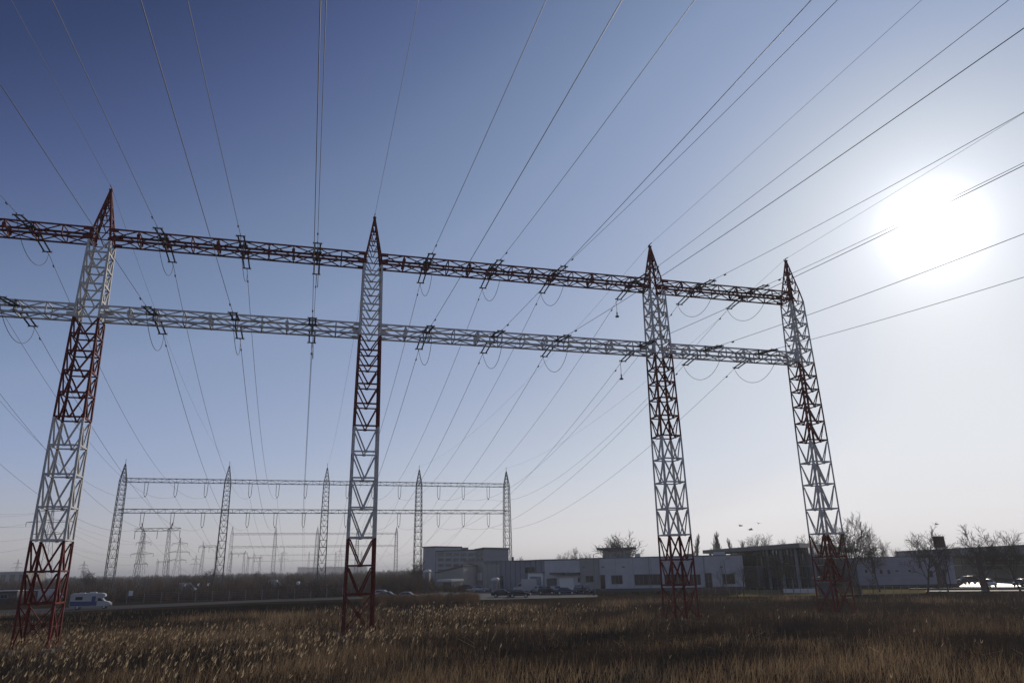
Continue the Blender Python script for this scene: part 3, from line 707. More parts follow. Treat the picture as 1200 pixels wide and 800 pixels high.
# office block
O = Facade('office_block', 'grey four storey office block with stepped parapets, left of the warehouses', 'building', pt(496, 268), pt(567.5, 252))
H1, H2, H3 = O.px(503, 641.2)[1], O.px(535, 645.3)[1], O.px(564, 642.5)[1]
xa, xb = O.px(511, 650)[0], O.px(557, 650)[0]
O.part('stair_tower', M['office'], [(0, xa, -.4, 14, 0, H1)]); O.part('wall', M['office'], [(xa, xb, 0, 14, 0, H2)]); O.part('end_wing', M['wall_blue'], [(xb, O.L, -.15, 14, 0, H2 + .1)])
O.part('cornice', M['roof_dark'], [(-.3, xa + .2, -.7, 14.2, H1, H1 + .4), (xa + .21, xb, -.3, 14.2, H2, H2 + .35)])
mb = MB(); mb.prism([(xb + .01, H2 + .11), (O.L + .2, H2 + .11), (O.L + .2, H3 + .4), (xb + .01, H2 + .45)], 'y', -.5, 14.2); mb.build('roof', M['roof_dark'], O.t, label='raked dark parapet over the right end')
mb = MB(); x_, _ = O.px(536, 645); mb.box(x_ - .8, x_ + .8, 3, 5, H2 + .35, H2 + 1.2); mb.build('roof_box', M['roof'], O.t)
for fl, (r0, r1) in enumerate(((647.5, 651.5), (653.5, 657.5), (660, 664), (666.5, 670))):
    n = 5
    for i in range(n):
        w_ = (556.5 - 512.5) / n; O.window(512.5 + w_ * i + .8, 512.5 + w_ * (i + 1) - .8, r0, r1, 3, fr=.22)
for r0, r1 in ((647, 652), (653, 658), (659, 664)): O.window(558.3, 567, r0, r1, 2, off=-.15, fr=.2)
mb = MB()
for i in range(4): pass
An = Facade('annex', 'narrow beige annex with dark doorway in front of the office block', 'annex', pt(543, 236), pt(566, 231))
Ha = An.px(552, 657.5)[1]
An.part('wall', M['wall_beige'], [(0, An.L, 0, 9, 0, Ha)]); An.part('roof', M['roof'], [(-.15, An.L + .15, -.2, 9.1, Ha, Ha + .2)]); a_, b_ = An.px(549, 665)[0], An.px(554.5, 665)[0]; An.part('recess', M['roof_dark'], [(a_, b_, -.06, -.003, .05, Ha - .6)]); An.window(559, 565.5, 670, 680, 2, m=M['panel_white'], fr=.1)
Sh = Facade('shed', 'low dark shed with sloping roof standing before the office block', 'shed', pt(512, 228), pt(543, 224))
ha, hb = Sh.px(541, 663.5)[1], Sh.px(514, 671)[1]
mb = MB(); mb.prism([(0, 0), (Sh.L, 0), (Sh.L, ha), (0, hb)], 'y', 0, 8); mb.build('wall', M['wall_beige'], Sh.t)
mb = MB(); mb.prism([(-.4, hb), (Sh.L + .2, ha + .1), (Sh.L + .2, ha + .45), (-.4, hb + .35)], 'y', -.5, 8.4); mb.build('roof', M['roof_dark'], Sh.t); Sh.part('door', M['roof_dark'], [(2, 5, -.05, -.003, .05, 2.4)])
Sg = Facade('garage', 'long low white roofed garage in the scrub left of the beige annex', 'garage', pt(514, 216), pt(529, 214))
Sg.part('wall', M['wall_beige'], [(0, Sg.L, 0, 6, 0, 2.3)]); Sg.part('roof', M['panel_white'], [(-.3, Sg.L + .3, -.4, 6.2, 2.3, 2.9)]); Sg.part('door', M['roof_dark'], [(1.5, 4.2, -.04, -.003, .05, 2.0)])
# glass hall (corner building)
Cn = pt(953, 150); Lf = pt(843, 202); Rt = pt(1004, 236)
Gh = Facade('glass_hall', 'dark glazed showroom hall with big flat overhanging roof, left of the rightmost mast', 'showroom', Lf, Cn)
zr = Gh.px(951, 635.3)[1]; zl = Gh.px(870, 663.5)[1]
rt = ((Rt - Lf).dot(Gh.u), (Rt - Lf).dot(Gh.n))
foot = [(0, 0), (Gh.L, 0), (rt[0], rt[1]), (rt[0] - Gh.L, rt[1])]
def slab(fp, z0, z1, m, name, parent, label=None):
    mb = MB(); n = len(fp); vs = [(x, y, z0) for x, y in fp] + [(x, y, z1) for x, y in fp]
    mb.add(vs, [(i, (i + 1) % n, n + (i + 1) % n, n + i) for i in range(n)] + [tuple(range(n))[::-1], tuple(n + i for i in range(n))]); return mb.build(name, m, parent, label=label)
slab([(-4, -2.2), (Gh.L + 1.2, -2.2), (rt[0] + 1.5, rt[1] + 2), (rt[0] - Gh.L - 3, rt[1] + 2)], zr - .9, zr, M['roof_dark'], 'roof', Gh.t)
zs_ = zr - .9
xg = Gh.px(893, 655)[0]
slab([(0, .3), (xg, .3), (xg, 14), (0, 14)], 0, zl, M['wall_blue'], 'terrace_wall', Gh.t)
inner = [(xg, .1), (Gh.L - .1, .1), (rt[0] - .1, rt[1]), (xg + (rt[0] - Gh.L), rt[1])]
slab(inner, 0, zs_ - .01, M['glass'], 'curtain_wall', Gh.t)
mb = MB()
for i in range(14):
    x = xg + (Gh.L - xg) * i / 13; mb.box(x - .06, x + .06, -.1, .09, 0.1, zs_ - .05)
for z in (zl * .52, zl, zs_ * .85): mb.box(xg + .1, Gh.L - .1, -.06, .085, z - .07, z + .07)
rl = Vector((rt[0] - Gh.L, rt[1], 0)); rn = Vector((rl.y, -rl.x, 0)).normalized()
for i in range(1, 14):
    p = V3(Gh.L, 0, 0) + rl * (i / 13) + rn * .05; mb.bar(V3(p.x, p.y, .1), V3(p.x, p.y, zs_ - .05), .14)
for z in (zl * .52, zl, zs_ * .85): mb.bar(V3(Gh.L, 0, z) + rn * .03, V3(Gh.L, 0, z) + rl + rn * .03, .12)
mb.build('mullions', M['roof_dark'], Gh.t)
for i in range(7):
    x = .4 + (xg - .4) * i / 6.6; mb = MB(); mb.tube([(x, .8, zl), (x, .8, zs_)], .16, 8); mb.build('column', M['roof_dark'], Gh.t)
for i in range(6):
    a, b = .6 + (xg - .4) * i / 6.6, .2 + (xg - .4) * (i + 1) / 6.6
    if i > 1: Gh.part('pane', M['clear'], [(a, b, .79, .81, zl + .1, zl + (zs_ - zl) * .93)])
for i in range(4): x = xg + 3 + i * 7; Gh.part('pilaster', M['wall_blue'], [(x, x + 1.2, -.3, -.11, 0, zs_ - .02)])
a, _ = Gh.px(922, 688); b, _ = Gh.px(951, 688)
# right building with canopy
R = Facade('panelled_building', 'lavender grey panelled building with a row of small square windows, right of rightmost mast', 'building', pt(1008, 169), pt(1123, 167))
Hr = R.px(1040, 653)[1]
R.part('wall', M['wall_lav'], [(0, R.L, 0, 22, 0.35, Hr)]); R.part('plinth', M['plinth'], [(-.03, R.L + .03, -.05, 22, 0, .35)]); R.part('parapet', M['roof'], [(-.1, R.L + .1, -.1, .3, Hr, Hr + .2)]); R.part('roof', M['roof'], [(-.1, R.L + .1, .31, 22, Hr + .003, Hr + .12)])
for i in range(1, 6): z = .35 + (Hr - .35) * i / 6; R.part('panel_joint', M['wall_blue'], [(.02, R.L - .02, -.012, -.002, z - .025, z + .025)])
for x0, x1, y0, y1 in ((1013, 1017, 667, 671), (1021, 1025.5, 667, 671), (1030.5, 1034.5, 667, 672), (1039.5, 1043.5, 667, 672), (1049, 1053, 667.5, 669.5), (1064, 1068, 667, 669.5), (1088, 1094, 668, 676), (1102, 1110, 668, 684)): R.window(x0, x1, y0, y1, 1, fr=.08)
x0_, z0_ = R.px(1074.5, 653.3, -.3); x1_, z1_ = R.px(1093, 650, -.3)
R.part('name_board', M['roof_dark'], [(x0_, x1_, -.45, -.2, z0_, z1_)])
Ca = Facade('canopy', 'wide flat roofed canopy over the bright forecourt at the right edge', 'canopy', pt(1057, 250), pt(1232, 168))
zt_, zb_ = Ca.px(1130, 641.8)[1], Ca.px(1130, 650.5)[1]
Ca.part('fascia', M['roof'], [(0, Ca.L + 8, 0, 20, zb_, zt_)]); Ca.part('trim', M['roof_dark'], [(-.05, Ca.L + .05, -.06, -.004, zt_ - .25, zt_ + .1), (-.05, Ca.L + .05, -.06, -.004, zb_ - .05, zb_ + .2)])
for f_ in (.48, .62, .76, .9):
    mb = MB(); mb.tube([(Ca.L * f_, 2.5, 0), (Ca.L * f_, 2.5, zb_)], .2, 8); mb.build('column', M['roof'], Ca.t)
a, _ = Ca.px(1110, 660, 15); bx_, _ = Ca.px(1290, 660, 15)
bw_ = Ca.part('back_wall', M['shop'], [(a, bx_, 15, 15.4, 0, zb_ - .01)], label='dark shop window wall under the canopy')
mb = MB()
for i in range(9): x = a + (bx_ - .3 - a) * i / 8; mb.box(x - .08, x + .08, 14.88, 14.997, 0, zb_ - .02)
mb.box(a, bx_ - .3, 14.9, 14.996, zb_ * .55, zb_ * .58); mb.build('mullions', M['frame'], Ca.t)
Ca.part('pale_strip', M['panel_white'], [(Ca.px(1168, 654.5, 10)[0], Ca.px(1188, 654.5, 10)[0], 10, 10.15, Ca.px(1178, 655.5, 10)[1], Ca.px(1178, 653.2, 10)[1])])  # white strip painted in for reflected light strips and unreadable lettering, not a lamp
for pxx in (1141, 1158, 1165, 1196): x = Ca.px(pxx, 658, 10)[0]; z = Ca.px(pxx, 659, 10)[1]; Ca.part('reflection_plate', M['panel_white'], [(x - .35, x + .35, 10, 10.1, z, z + .35)])  # small white plates stand in for lights reflected in the glazing
# low hedge wall along the forecourt
h0, h1 = ground(1066, 691), ground(1285, 689.4)
d_ = h1 - h0; mb = MB(); mb.box(0, d_.length, 0, .8, 0, .3)
o = mb.build('low_wall', M['plinth'], bevel=.05); o.location = h0; o.rotation_euler = (0, 0, math.atan2(d_.y, d_.x)); tag(o, 'low dark kerb wall edging the bright forecourt', 'wall')
# pale low wall and panels at the glass hall
h0, h1 = pt(918, 146), pt(957, 142); d_ = h1 - h0; mb = MB(); mb.box(0, d_.length, 0, .3, 0, .62); mb.box(-.05, d_.length + .05, -.05, .35, .62, .74)
o = mb.build('low_wall', M['panel_white']); o.location = h0; o.rotation_euler = (0, 0, math.atan2(d_.y, d_.x)); tag(o, 'low pale wall at the foot of the glass hall', 'wall')
t = thing('display_board', 'dark blank board standing behind the foot of the rightmost mast', 'board', pt(971, 108), -.2)
mb = MB(); mb.box(-1.15, 1.15, -.06, .06, .7, 2.75); mb.build('panel', M['roof_dark'], t)
for x in (-.9, .9): mb = MB(); mb.box(x - .06, x + .06, .065, .18, 0, 2.7); mb.build('post', M['steel'], t)

# signs
def totem(label, px, y0, y1, Y, wd, m, board=None):
    p = pt(px, Y); z1 = at(px, y0, Y).z; z0 = max(0, at(px, y1, Y).z)
    t = thing('sign_totem', label, 'sign', p, -.25)
    mb = MB(); mb.box(-wd / 2, wd / 2, -.2, .2, 0, z1); mb.build('pillar', m, t, bevel=.03)
    mb = MB(); mb.box(-wd / 2 - .06, wd / 2 + .06, -.26, .26, z1, z1 + .12); mb.build('cap', M['roof_dark'], t)
    return t
totem('tall red brown totem pillar on the bright forecourt', 1154, 648, 686, 138, .95, M['totem'])
totem('shorter brown pillar beside the panelled building, under the red board sign', 1103, 659, 684, 152, .75, M['brown_post'])
zt1, zt0 = at(1105, 628.3, 150).z, at(1105, 641.3, 150).z
t = thing('pole_sign', 'dark red rectangular board sign on a pole rising above the canopy roof', 'sign', pt(1111, 148), -.3)
mb = MB(); mb.box(-1.0, 1.0, -.18, .18, zt0, zt1); mb.build('board', M['totem'], t, bevel=.02)
mb = MB(); mb.box(-1.0, 1.0, -.2, .2, zt0 - .22, zt0 - .003); mb.build('base_strip', M['panel_white'], t)
for x in (-.6, .6): mb = MB(); mb.tube([(x, 0, 0), (x, 0, zt0 - .22)], .1, 8); mb.build('pole', M['steel'], t)
# far pale apartment block and the left edge buildings
Fa = Facade('apartment_block', 'long pale bluish apartment block far away on the horizon', 'building', pt(347, 2300), pt(429, 2300))
zt_ = Fa.px(388, 663.2)[1]
mb = MB()
xs_ = np.linspace(0, Fa.L, 9)
for i in range(8): mb.box(xs_[i], xs_[i + 1] - .5, (i % 2) * 1.5, 18, 0, zt_ - (i % 3) * 1.2)
mb.build('wall', M['wall_white'], Fa.t)
for fl in range(9):
    z = 2 + fl * (zt_ - 4) / 9; mb = MB(); mb.box(2, Fa.L - 3, -.4, 1.4, z, z + 1.2); mb.build('window_band', M['glass'], Fa.t)
Fb = Facade('hall_building', 'low pale roofed hall on the horizon at the left edge', 'building', pt(-40, 560), pt(26, 560))
zt_ = Fb.px(5, 669.5)[1]; Fb.part('wall', M['wall_beige'], [(0, Fb.L, 0, 25, 0, zt_ - .8)]); Fb.part('roof', M['roof_pale'], [(-.5, Fb.L + .5, -.5, 25.5, zt_ - .8, zt_)])
for i in range(6): Fb.window_m(3 + i * 7, 7 + i * 7, 3, zt_ - 2, 2)
for nm, lb, px0, px1, Y, hh in (('market_stall', 'low dark shed with pale roof beside the road at the left edge', -30, 21, 176, 2.7), ('market_stall', 'low pale roofed shed in the scrub left of the leftmost mast', 26, 48, 190, 2.5)):
    S_ = Facade(nm, lb, 'shed', pt(px0, Y), pt(px1, Y + 2))
    S_.part('wall', M['roof_dark'], [(0, S_.L, 0, 4, 0, hh)]); S_.part('roof', M['roof_pale'], [(-.3, S_.L + .3, -.7, 4.3, hh, hh + .16)]); S_.part('door', M['wall_beige'], [(S_.L * .3, S_.L * .3 + 1.8, -.05, -.003, .05, 2.1)])
    S_.window_m(S_.L * .62, S_.L * .62 + 1.6, 1.1, 2.0, 2)

# ------------------------------------------------------------------ vehicles
def wheel(parent, x, y, r=.32, w=.2):
    mb = MB(); n = 18
    mb.tube([(x, y - w / 2, r), (x, y + w / 2, r)], r, n); wl = mb.build('wheel', M['tyre'], parent)
    mb = MB(); mb.tube([(x, y - w / 2 - .012, r), (x, y + w / 2 + .012, r)], r * .62, n); mb.build('rim', M['rim'], wl)
def car(label, px, Y, heading, style, paint, group, scale=1.0):
    """heading: direction the car faces, radians from +x"""
    t = thing('parked_car', label, 'car', pt(px, Y) + V3(0, 0, .05), heading, group)
    L, Wd = (4.3, 1.76)
    if style == 'sedan': lo = [(-2.2, .32), (2.2, .32), (2.25, .55), (2.12, .74), (1.15, .92), (-1.5, .98), (-2.2, .93), (-2.25, .6)]; cab = [(1.15, .9), (.35, 1.42), (-.95, 1.44), (-1.75, .96)]
    elif style == 'hatch': lo = [(-1.95, .34), (2.0, .34), (2.06, .6), (1.9, .8), (1.1, .98), (-1.9, 1.02), (-2.0, .7)]; cab = [(1.15, .95), (.35, 1.5), (-1.4, 1.53), (-1.92, 1.0)]
    else: lo = [(-2.2, .42), (2.2, .42), (2.26, .75), (2.12, 1.0), (1.2, 1.12), (-2.1, 1.16), (-2.25, .8)]; cab = [(1.25, 1.1), (.5, 1.72), (-1.7, 1.76), (-2.12, 1.14)]
    mb = MB(); mb.prism(lo, 'y', -Wd / 2, Wd / 2); mb.build('body', M[paint], t, bevel=.07, smooth=True)
    n = len(cab); ins = [.06, .2, .2, .06]
    mb = MB(); vs = [(x, -Wd / 2 + i_, z) for (x, z), i_ in zip(cab, ins)] + [(x, Wd / 2 - i_, z) for (x, z), i_ in zip(cab, ins)]
    mb.add(vs, [(0, 1, 5, 4), (1, 2, 6, 5), (2, 3, 7, 6), (0, 3, 2, 1), (4, 5, 6, 7), (0, 4, 7, 3)]); mb.build('cabin', M[paint], t, bevel=.045, smooth=True)
    C = [Vector(v) for v in vs]
    def pane(a, b, c, d, name, k=.86):
        ce = (C[a] + C[b] + C[c] + C[d]) / 4; q = [ce + (C[i] - ce) * k for i in (a, b, c, d)]
        nn = (q[1] - q[0]).cross(q[2] - q[0]).normalized(); nn = nn if nn.dot(ce - V3(-.3, 0, 1.0)) > 0 else -nn
        mb = MB(); mb.add([x + nn * .012 for x in q] + [x - nn * .03 for x in q], [(0, 1, 2, 3), (7, 6, 5, 4), (0, 4, 5, 1), (1, 5, 6, 2), (2, 6, 7, 3), (3, 7, 4, 0)]); mb.build(name, M['glass'], t)
    pane(0, 1, 5, 4, 'windscreen'); pane(2, 3, 7, 6, 'rear_window'); pane(0, 1, 2, 3, 'side_window', .8); pane(4, 5, 6, 7, 'side_window', .8)
    for x in (1.32, -1.3):
        for y in (-Wd / 2 + .09, Wd / 2 - .09): wheel(t, x, y, .33 if style != 'suv' else .38)
    fx = lo[2][0]; fz = lo[2][1] + .08
    for y in (-.58, .58):
        mb = MB(); mb.box(fx - .2, fx + .012, y - .2, y + .2, fz - .08, fz + .08); mb.build('headlight', M['lamp_glass'], t, bevel=.02)
    for y in (-.92, .92): mb = MB(); mb.box(.75, .95, y - .1, y + .1, lo[4][1] + .02, lo[4][1] + .16); mb.build('mirror', M[paint], t, bevel=.02)
    mb = MB(); mb.box(fx - .02, fx + .02, -.26, .26, .45, .56); mb.build('number_plate', M['panel_white'], t)
    return t
GL = 'cars in the parking area'
car('black sedan parked behind another black car, nose to the right, on the pale lot', 589, 152, -.12, 'sedan', 'car_black', GL)
car('black sedan with glinting front, nearest on the pale lot', 608.5, 149, -.1, 'sedan', 'car_black', GL)
car('white sedan parked left of the kiosk before the warehouse', 563, 190, -.25, 'sedan', 'car_white', GL)
car('grey hatchback behind the white sedan near the annex', 548, 206, .1, 'hatch', 'car_grey', GL)
car('white hatchback seen end on, right of the white van', 633, 172, -1.25, 'hatch', 'car_white', GL)
car('dark grey hatchback parked right of the white hatchback', 641.5, 163, -.35, 'hatch', 'car_black', GL)
car('silver hatchback half hidden behind a dark car near the garage door', 652, 168, -1.2, 'hatch', 'car_silver', GL)
car('dark blue sedan parked broadside before the white garage door', 663, 159, -.1, 'sedan', 'car_blue', GL)
car('dark tall car parked at the beige corner of white building', 683, 161, -1.0, 'suv', 'car_black', GL)
car('silver hatchback low behind reeds, right of the second mast', 478, 150, -.1, 'sedan', 'car_silver', 'cars on the road behind the reeds')
car('grey car half hidden by reeds, just right of second mast', 455, 152, -.15, 'hatch', 'car_grey', 'cars on the road behind the reeds')
car('white car at the far end of road, behind the second mast', 449, 166, -.1, 'hatch', 'car_white', 'cars on the road behind the reeds')
car('white car facing the camera on the bright forecourt', 1159, 152, -1.75, 'hatch', 'car_white', 'cars on the forecourt')
car('dark car at the left end of the bright forecourt', 1135, 172, -2.9, 'suv', 'car_black', 'cars on the forecourt')
car('small dark car at the right edge of the forecourt', 1199, 152, -2.6, 'sedan', 'car_black', 'cars on the forecourt')
def van(label, px, Y, heading, paint, name='delivery_van'):
    t = thing(name, label, 'van', pt(px, Y) + V3(0, 0, .05), heading)
    mb = MB(); mb.prism([(-2.7, .4), (2.0, .4), (2.7, .45), (2.75, .95), (2.3, 1.2), (1.55, 1.3), (1.5, 1.35), (-2.7, 1.35)], 'y', -1, 1); mb.build('chassis', M[paint], t, bevel=.05)
    mb = MB(); mb.box(-2.7, .75, -1.05, 1.05, 1.353, 2.95); mb.build('cargo_box', M[paint], t, bevel=.06)
    mb = MB(); mb.prism([(.78, 1.352), (2.1, 1.31), (1.4, 2.1), (.78, 2.15)], 'y', -.92, .92); mb.build('cab', M[paint], t, bevel=.05)
    mb = MB(); a, b = V3(2.06, 0, 1.38), V3(1.44, 0, 2.08); nn = V3(.75, 0, .66); mb.add([a + V3(0, -.8, 0) + nn * .02, a + V3(0, .8, 0) + nn * .02, b + V3(0, .8, 0) + nn * .02, b + V3(0, -.8, 0) + nn * .02], [(0, 1, 2, 3)]); mb.build('windscreen', M['glass'], t)
    for y in (-.93, .93): mb = MB(); mb.prism([(.95, 1.45), (1.85, 1.42), (1.35, 2.0), (.95, 2.02)], 'y', y - .012, y + .012); mb.build('side_window', M['glass'], t)
    for x in (1.85, -1.75):
        for y in (-.9, .9): wheel(t, x, y, .36)
    for y in (-.75, .75): mb = MB(); mb.box(2.6, 2.765, y - .18, y + .18, .72, .92); mb.build('headlight', M['lamp_glass'], t, bevel=.02)
    return t
van('white box van parked before the blue grey warehouse, cab to the left', 615, 177, math.pi + .1, 'car_white')
van('white van standing in the scrub just right of leftmost mast base', 62, 178, .3, 'car_white')
van('pale van roof showing above the scrub beyond the three lamp bollards', 220, 262, .1, 'car_white')
van('white box truck far off in the scrub left of the grey gantry\'s third mast', 322, 300, .05, 'car_white')
# motorhome
t = thing('motorhome', 'white motorhome with blue lower band driving right on the road at left', 'motorhome', ground(106, 713.2) + V3(0, 0, .04), .36)
t.scale = (.95, .95, .9)
MH = [(-3.5, .45), (2.3, .45), (3.3, .5), (3.42, .95), (3.05, 1.28), (2.25, 1.45), (1.72, 2.1), (2.35, 2.28), (2.3, 2.75), (1.7, 2.98), (-3.35, 2.98), (-3.5, 2.8)]
mb = MB(); mb.prism(MH, 'y', -1.12, 1.12); mb.build('body', M['car_white'], t, bevel=.09, smooth=False)
for y in (-1.125, 1.125):
    mb = MB(); mb.prism([(-3.42, .62), (1.05, .62), (1.05, 1.42), (-3.42, 1.52)], 'y', y - .012, y + .012); mb.build('blue_band', M['camper_blue'], t)
    mb = MB(); mb.box(-2.6, -1.4, y - .02, y + .02, 1.75, 2.35); mb.build('side_window', M['glass'], t, bevel=.01)
    mb = MB(); mb.box(.15, .8, y - .022, y + .022, .75, 2.4); mb.build('door', M['camper_blue'], t)
    mb = MB(); mb.prism([(1.15, 1.5), (2.1, 1.46), (1.66, 2.02), (1.15, 2.05)], 'y', y - .014, y + .014); mb.build('cab_window', M['glass'], t)
mb = MB(); a, b = V3(2.22, 0, 1.5), V3(1.76, 0, 2.06); nn = V3(.77, 0, .63); mb.add([a + V3(0, -.95, 0) + nn * .03, a + V3(0, .95, 0) + nn * .03, b + V3(0, .95, 0) + nn * .03, b + V3(0, -.95, 0) + nn * .03], [(0, 1, 2, 3)]); mb.build('windscreen', M['glass'], t)
mb = MB(); mb.box(-2.2, -1.2, -.5, .5, 2.98, 3.1); mb.build('roof_hatch', M['panel_white'], t, bevel=.03)
mb = MB(); mb.box(-.5, .7, -.45, .45, 2.98, 3.2); mb.build('air_conditioner', M['panel_white'], t, bevel=.05)
for x in (2.35, -2.1):
    for y in (-1.0, 1.0): wheel(t, x, y, .36, .22)
for y in (-.8, .8): mb = MB(); mb.box(3.25, 3.425, y - .2, y + .2, .95, 1.12); mb.build('headlight', M['lamp_glass'], t, bevel=.02)
mb = MB(); mb.box(3.3, 3.47, -1.05, 1.05, .5, .72); mb.build('bumper', M['roof_dark'], t, bevel=.03)

# ------------------------------------------------------------------ street furniture
lp = None
BG = ['leftmost of the three pale topped bollard lamps behind the road', 'middle one of the three pale topped bollard lamps behind the road', 'rightmost of the three pale topped bollard lamps behind the road']
for px, lab in zip((216, 231.5, 243), BG):
    p = pt(px, 172)
    if lp is None:
        lp = thing('bollard_lamp', lab, 'lamp', p, 0, 'bollard lamps behind the road')
        mb = MB(); mb.tube([(0, 0, 0), (0, 0, 3.1)], .1, 8); mb.build('post', M['steel'], lp)
        mb = MB(); mb.tube([(0, 0, 3.1), (0, 0, 3.45), (0, 0, 3.6)], .22, 10, r2=.1); mb.box(-.12, .32, -.12, .12, 3.5, 3.62); mb.build('lamp_head', M['panel_white'], lp)
    else: copy_tree(lp, lab, loc=p)
def street_lamp(label, px, Y, top, arm):
    t = thing('street_lamp', label, 'lamp', pt(px, Y), 0, 'street lamps'); z = at(px, top, Y).z
    mb = MB(); mb.tube([(0, 0, 0), (0, 0, z)], .13, 8, r2=.07); mb.build('post', M['frame'], t)
    mb = MB(); mb.bar(V3(0, 0, z - .05), V3(arm, 0, z + .12), .07); mb.build('arm', M['frame'], t)
    mb = MB(); mb.box(arm - (.1 if arm > 0 else .7), arm + (.7 if arm > 0 else .1), -.16, .16, z + .06, z + .2); mb.build('lamp_head', M['frame'], t, bevel=.03)
street_lamp('tall dark street lamp before the beige corner of white building', 697.3, 158, 649, .6)
street_lamp('slim street lamp in front of the glass hall', 930, 136, 660, -.5)
street_lamp('slim street lamp behind the foot of the third mast', 852, 150, 655, .5)
t = thing('road_sign', 'small square white sign on a post beside the road, right of motorhome', 'sign', pt(154, 158), .1)
mb = MB(); mb.tube([(0, 0, 0), (0, 0, 2.3)], .06, 8); mb.build('post', M['steel'], t); mb = MB(); mb.box(-.42, .42, -.1, -.06, 1.6, 2.6); mb.build('panel', M['panel_white'], t, bevel=.02)
def kiosk(label, px, Y, h_):
    t = thing('kiosk', label, 'kiosk', pt(px, Y), -.2, 'pale roadside kiosks')
    mb = MB(); mb.box(-.75, .75, -.7, .7, 0, h_ - .6); mb.build('cabin', M['wall_beige'], t, bevel=.04)
    mb = MB(); mb.prism([(-.9, h_ - .6), (.9, h_ - .6), (.95, h_ - .25), (.5, h_), (-.4, h_), (-.95, h_ - .35)], 'y', -.85, .85); mb.build('hood', M['panel_white'], t, bevel=.06)
    mb = MB(); mb.box(-.45, .35, -.73, -.703, .3, h_ - .9); mb.build('door', M['frame'], t)
kiosk('pale kiosk with rounded hood standing before the warehouse corner', 580.5, 184, 3.4)
kiosk('pale hooded kiosk in the scrub below the grey gantry\'s fourth mast', 500.5, 205, 5.6)
t = thing('globe_lamp', 'short post with white globe in the scrub left of second mast', 'lamp', pt(349, 168), 0); mb = MB(); mb.tube([(0, 0, 0), (0, 0, 3)], .08, 8); mb.build('post', M['steel'], t)
bm = bmesh.new(); bmesh.ops.create_uvsphere(bm, u_segments=14, v_segments=10, radius=.42); me = bpy.data.meshes.new('globe'); bm.to_mesh(me); bm.free(); me.materials.append(M['panel_white']); g_ = put(me, 'globe', t, (0, 0, 3.3))
# wire fences: thin posts with rails
def fence(label, p0, p1, n, h_, m):
    d = p1 - p0; t = thing('wire_fence', label, 'fence', p0, math.atan2(d.y, d.x)); L = d.length
    for i in range(n + 1): mb = MB(); mb.tube([(L * i / n, 0, -.2), (L * i / n, 0, h_)], .045, 6); mb.build('post', m, t)
    mb = MB()
    for z in np.linspace(.25, h_ - .08, 6): mb.tube([(0, -.05, z), (L, -.05, z)], .012, 4)
    mb.build('wires', m, t)
fence('thin post and wire fence behind the road, left half', pt(150, 163), pt(420, 172), 14, 2.1, M['frame'])
fence('thin post and wire fence along the dry lawn at right', pt(815, 138), pt(1075, 124), 30, 1.5, M['frame'])

# ------------------------------------------------------------------ trees
def grow(seed, H, spread, style, rng=None):
    rng = random.Random(seed); trunk, twigs = [], []
    def branch(p, d, L, r, lev, maxlev):
        n = 5 if lev < 2 else 3; pts = [p]; dd = d.copy()
        for i in range(n):
            wob = V3(rng.gauss(0, 1), rng.gauss(0, 1), rng.gauss(0, .5)) * (0.10 + .04 * lev)
            up = V3(0, 0, 1) * (0.07 if style != 'poplar' else .25)
            dd = (dd + wob + up).normalized(); pts.append(pts[-1] + dd * (L / n))
        (trunk if lev < 2 else twigs).append((pts, r, r * (.45 if lev < maxlev else .25), lev))
        if lev >= maxlev: return
        nb = {0: (8 if style != 'poplar' else 30), 1: 6, 2: 7, 3: 5, 4: 4}[lev]
        if style == 'sapling' and lev == 0: nb = 7
        if style == 'fan': nb = {0: 15, 1: 8, 2: 6, 3: 4}[lev]
        for k in range(nb):
            f = (0.36 + .64 * (k + rng.random() * .8) / nb) if lev == 0 else (0.2 + .8 * (k + rng.random()) / nb)
            f = min(f, .999); i = int(f * n); q = pts[i].lerp(pts[i + 1], f * n - i)
            dl = (pts[i + 1] - pts[i]).normalized(); az = rng.uniform(0, 2 * math.pi) if lev else 2.4 * k + rng.random()
            side = dl.cross(V3(math.cos(az), math.sin(az), .3)).normalized()
            a = {'oak': .72, 'round': .78, 'poplar': .26, 'sapling': .65, 'fan': .5}[style] * spread * rng.uniform(.75, 1.2)
            nd = (dl * math.cos(a) + side * math.sin(a)).normalized()
            if style == 'poplar': ln = L * ((.30 - .16 * f) if lev == 0 else rng.uniform(.35, .55))
            else: ln = L * ((.95 - .25 * f) if lev == 0 else rng.uniform(.38, .62))
            branch(q, nd, ln * rng.uniform(.85, 1.15), r * (.5 if lev == 0 else .55) * (1 - .45 * f), lev + 1, maxlev)
        if lev >= 1:
            pass
    maxlev = 4 if style in ('oak', 'round', 'fan') else 3
    branch(V3(0, 0, -.2), V3(rng.gauss(0, .06), rng.gauss(0, .06), 1).normalized(), H * (.97 if style == 'poplar' else .5 if style == 'fan' else .62 if style != 'oak' else .58), H * .016 + .05, 0, maxlev)
    mt, mc = MB(), MB()
    for pts, r0, r1, lev in trunk: mt.tube(pts, r0, 7 if lev == 0 else 5, r2=r1, cap=False)
    for pts, r0, r1, lev in twigs: mc.tube(pts, max(r0, .027), 3, r2=max(r1, .016), cap=False)
    return mt, mc
PROTO = {}
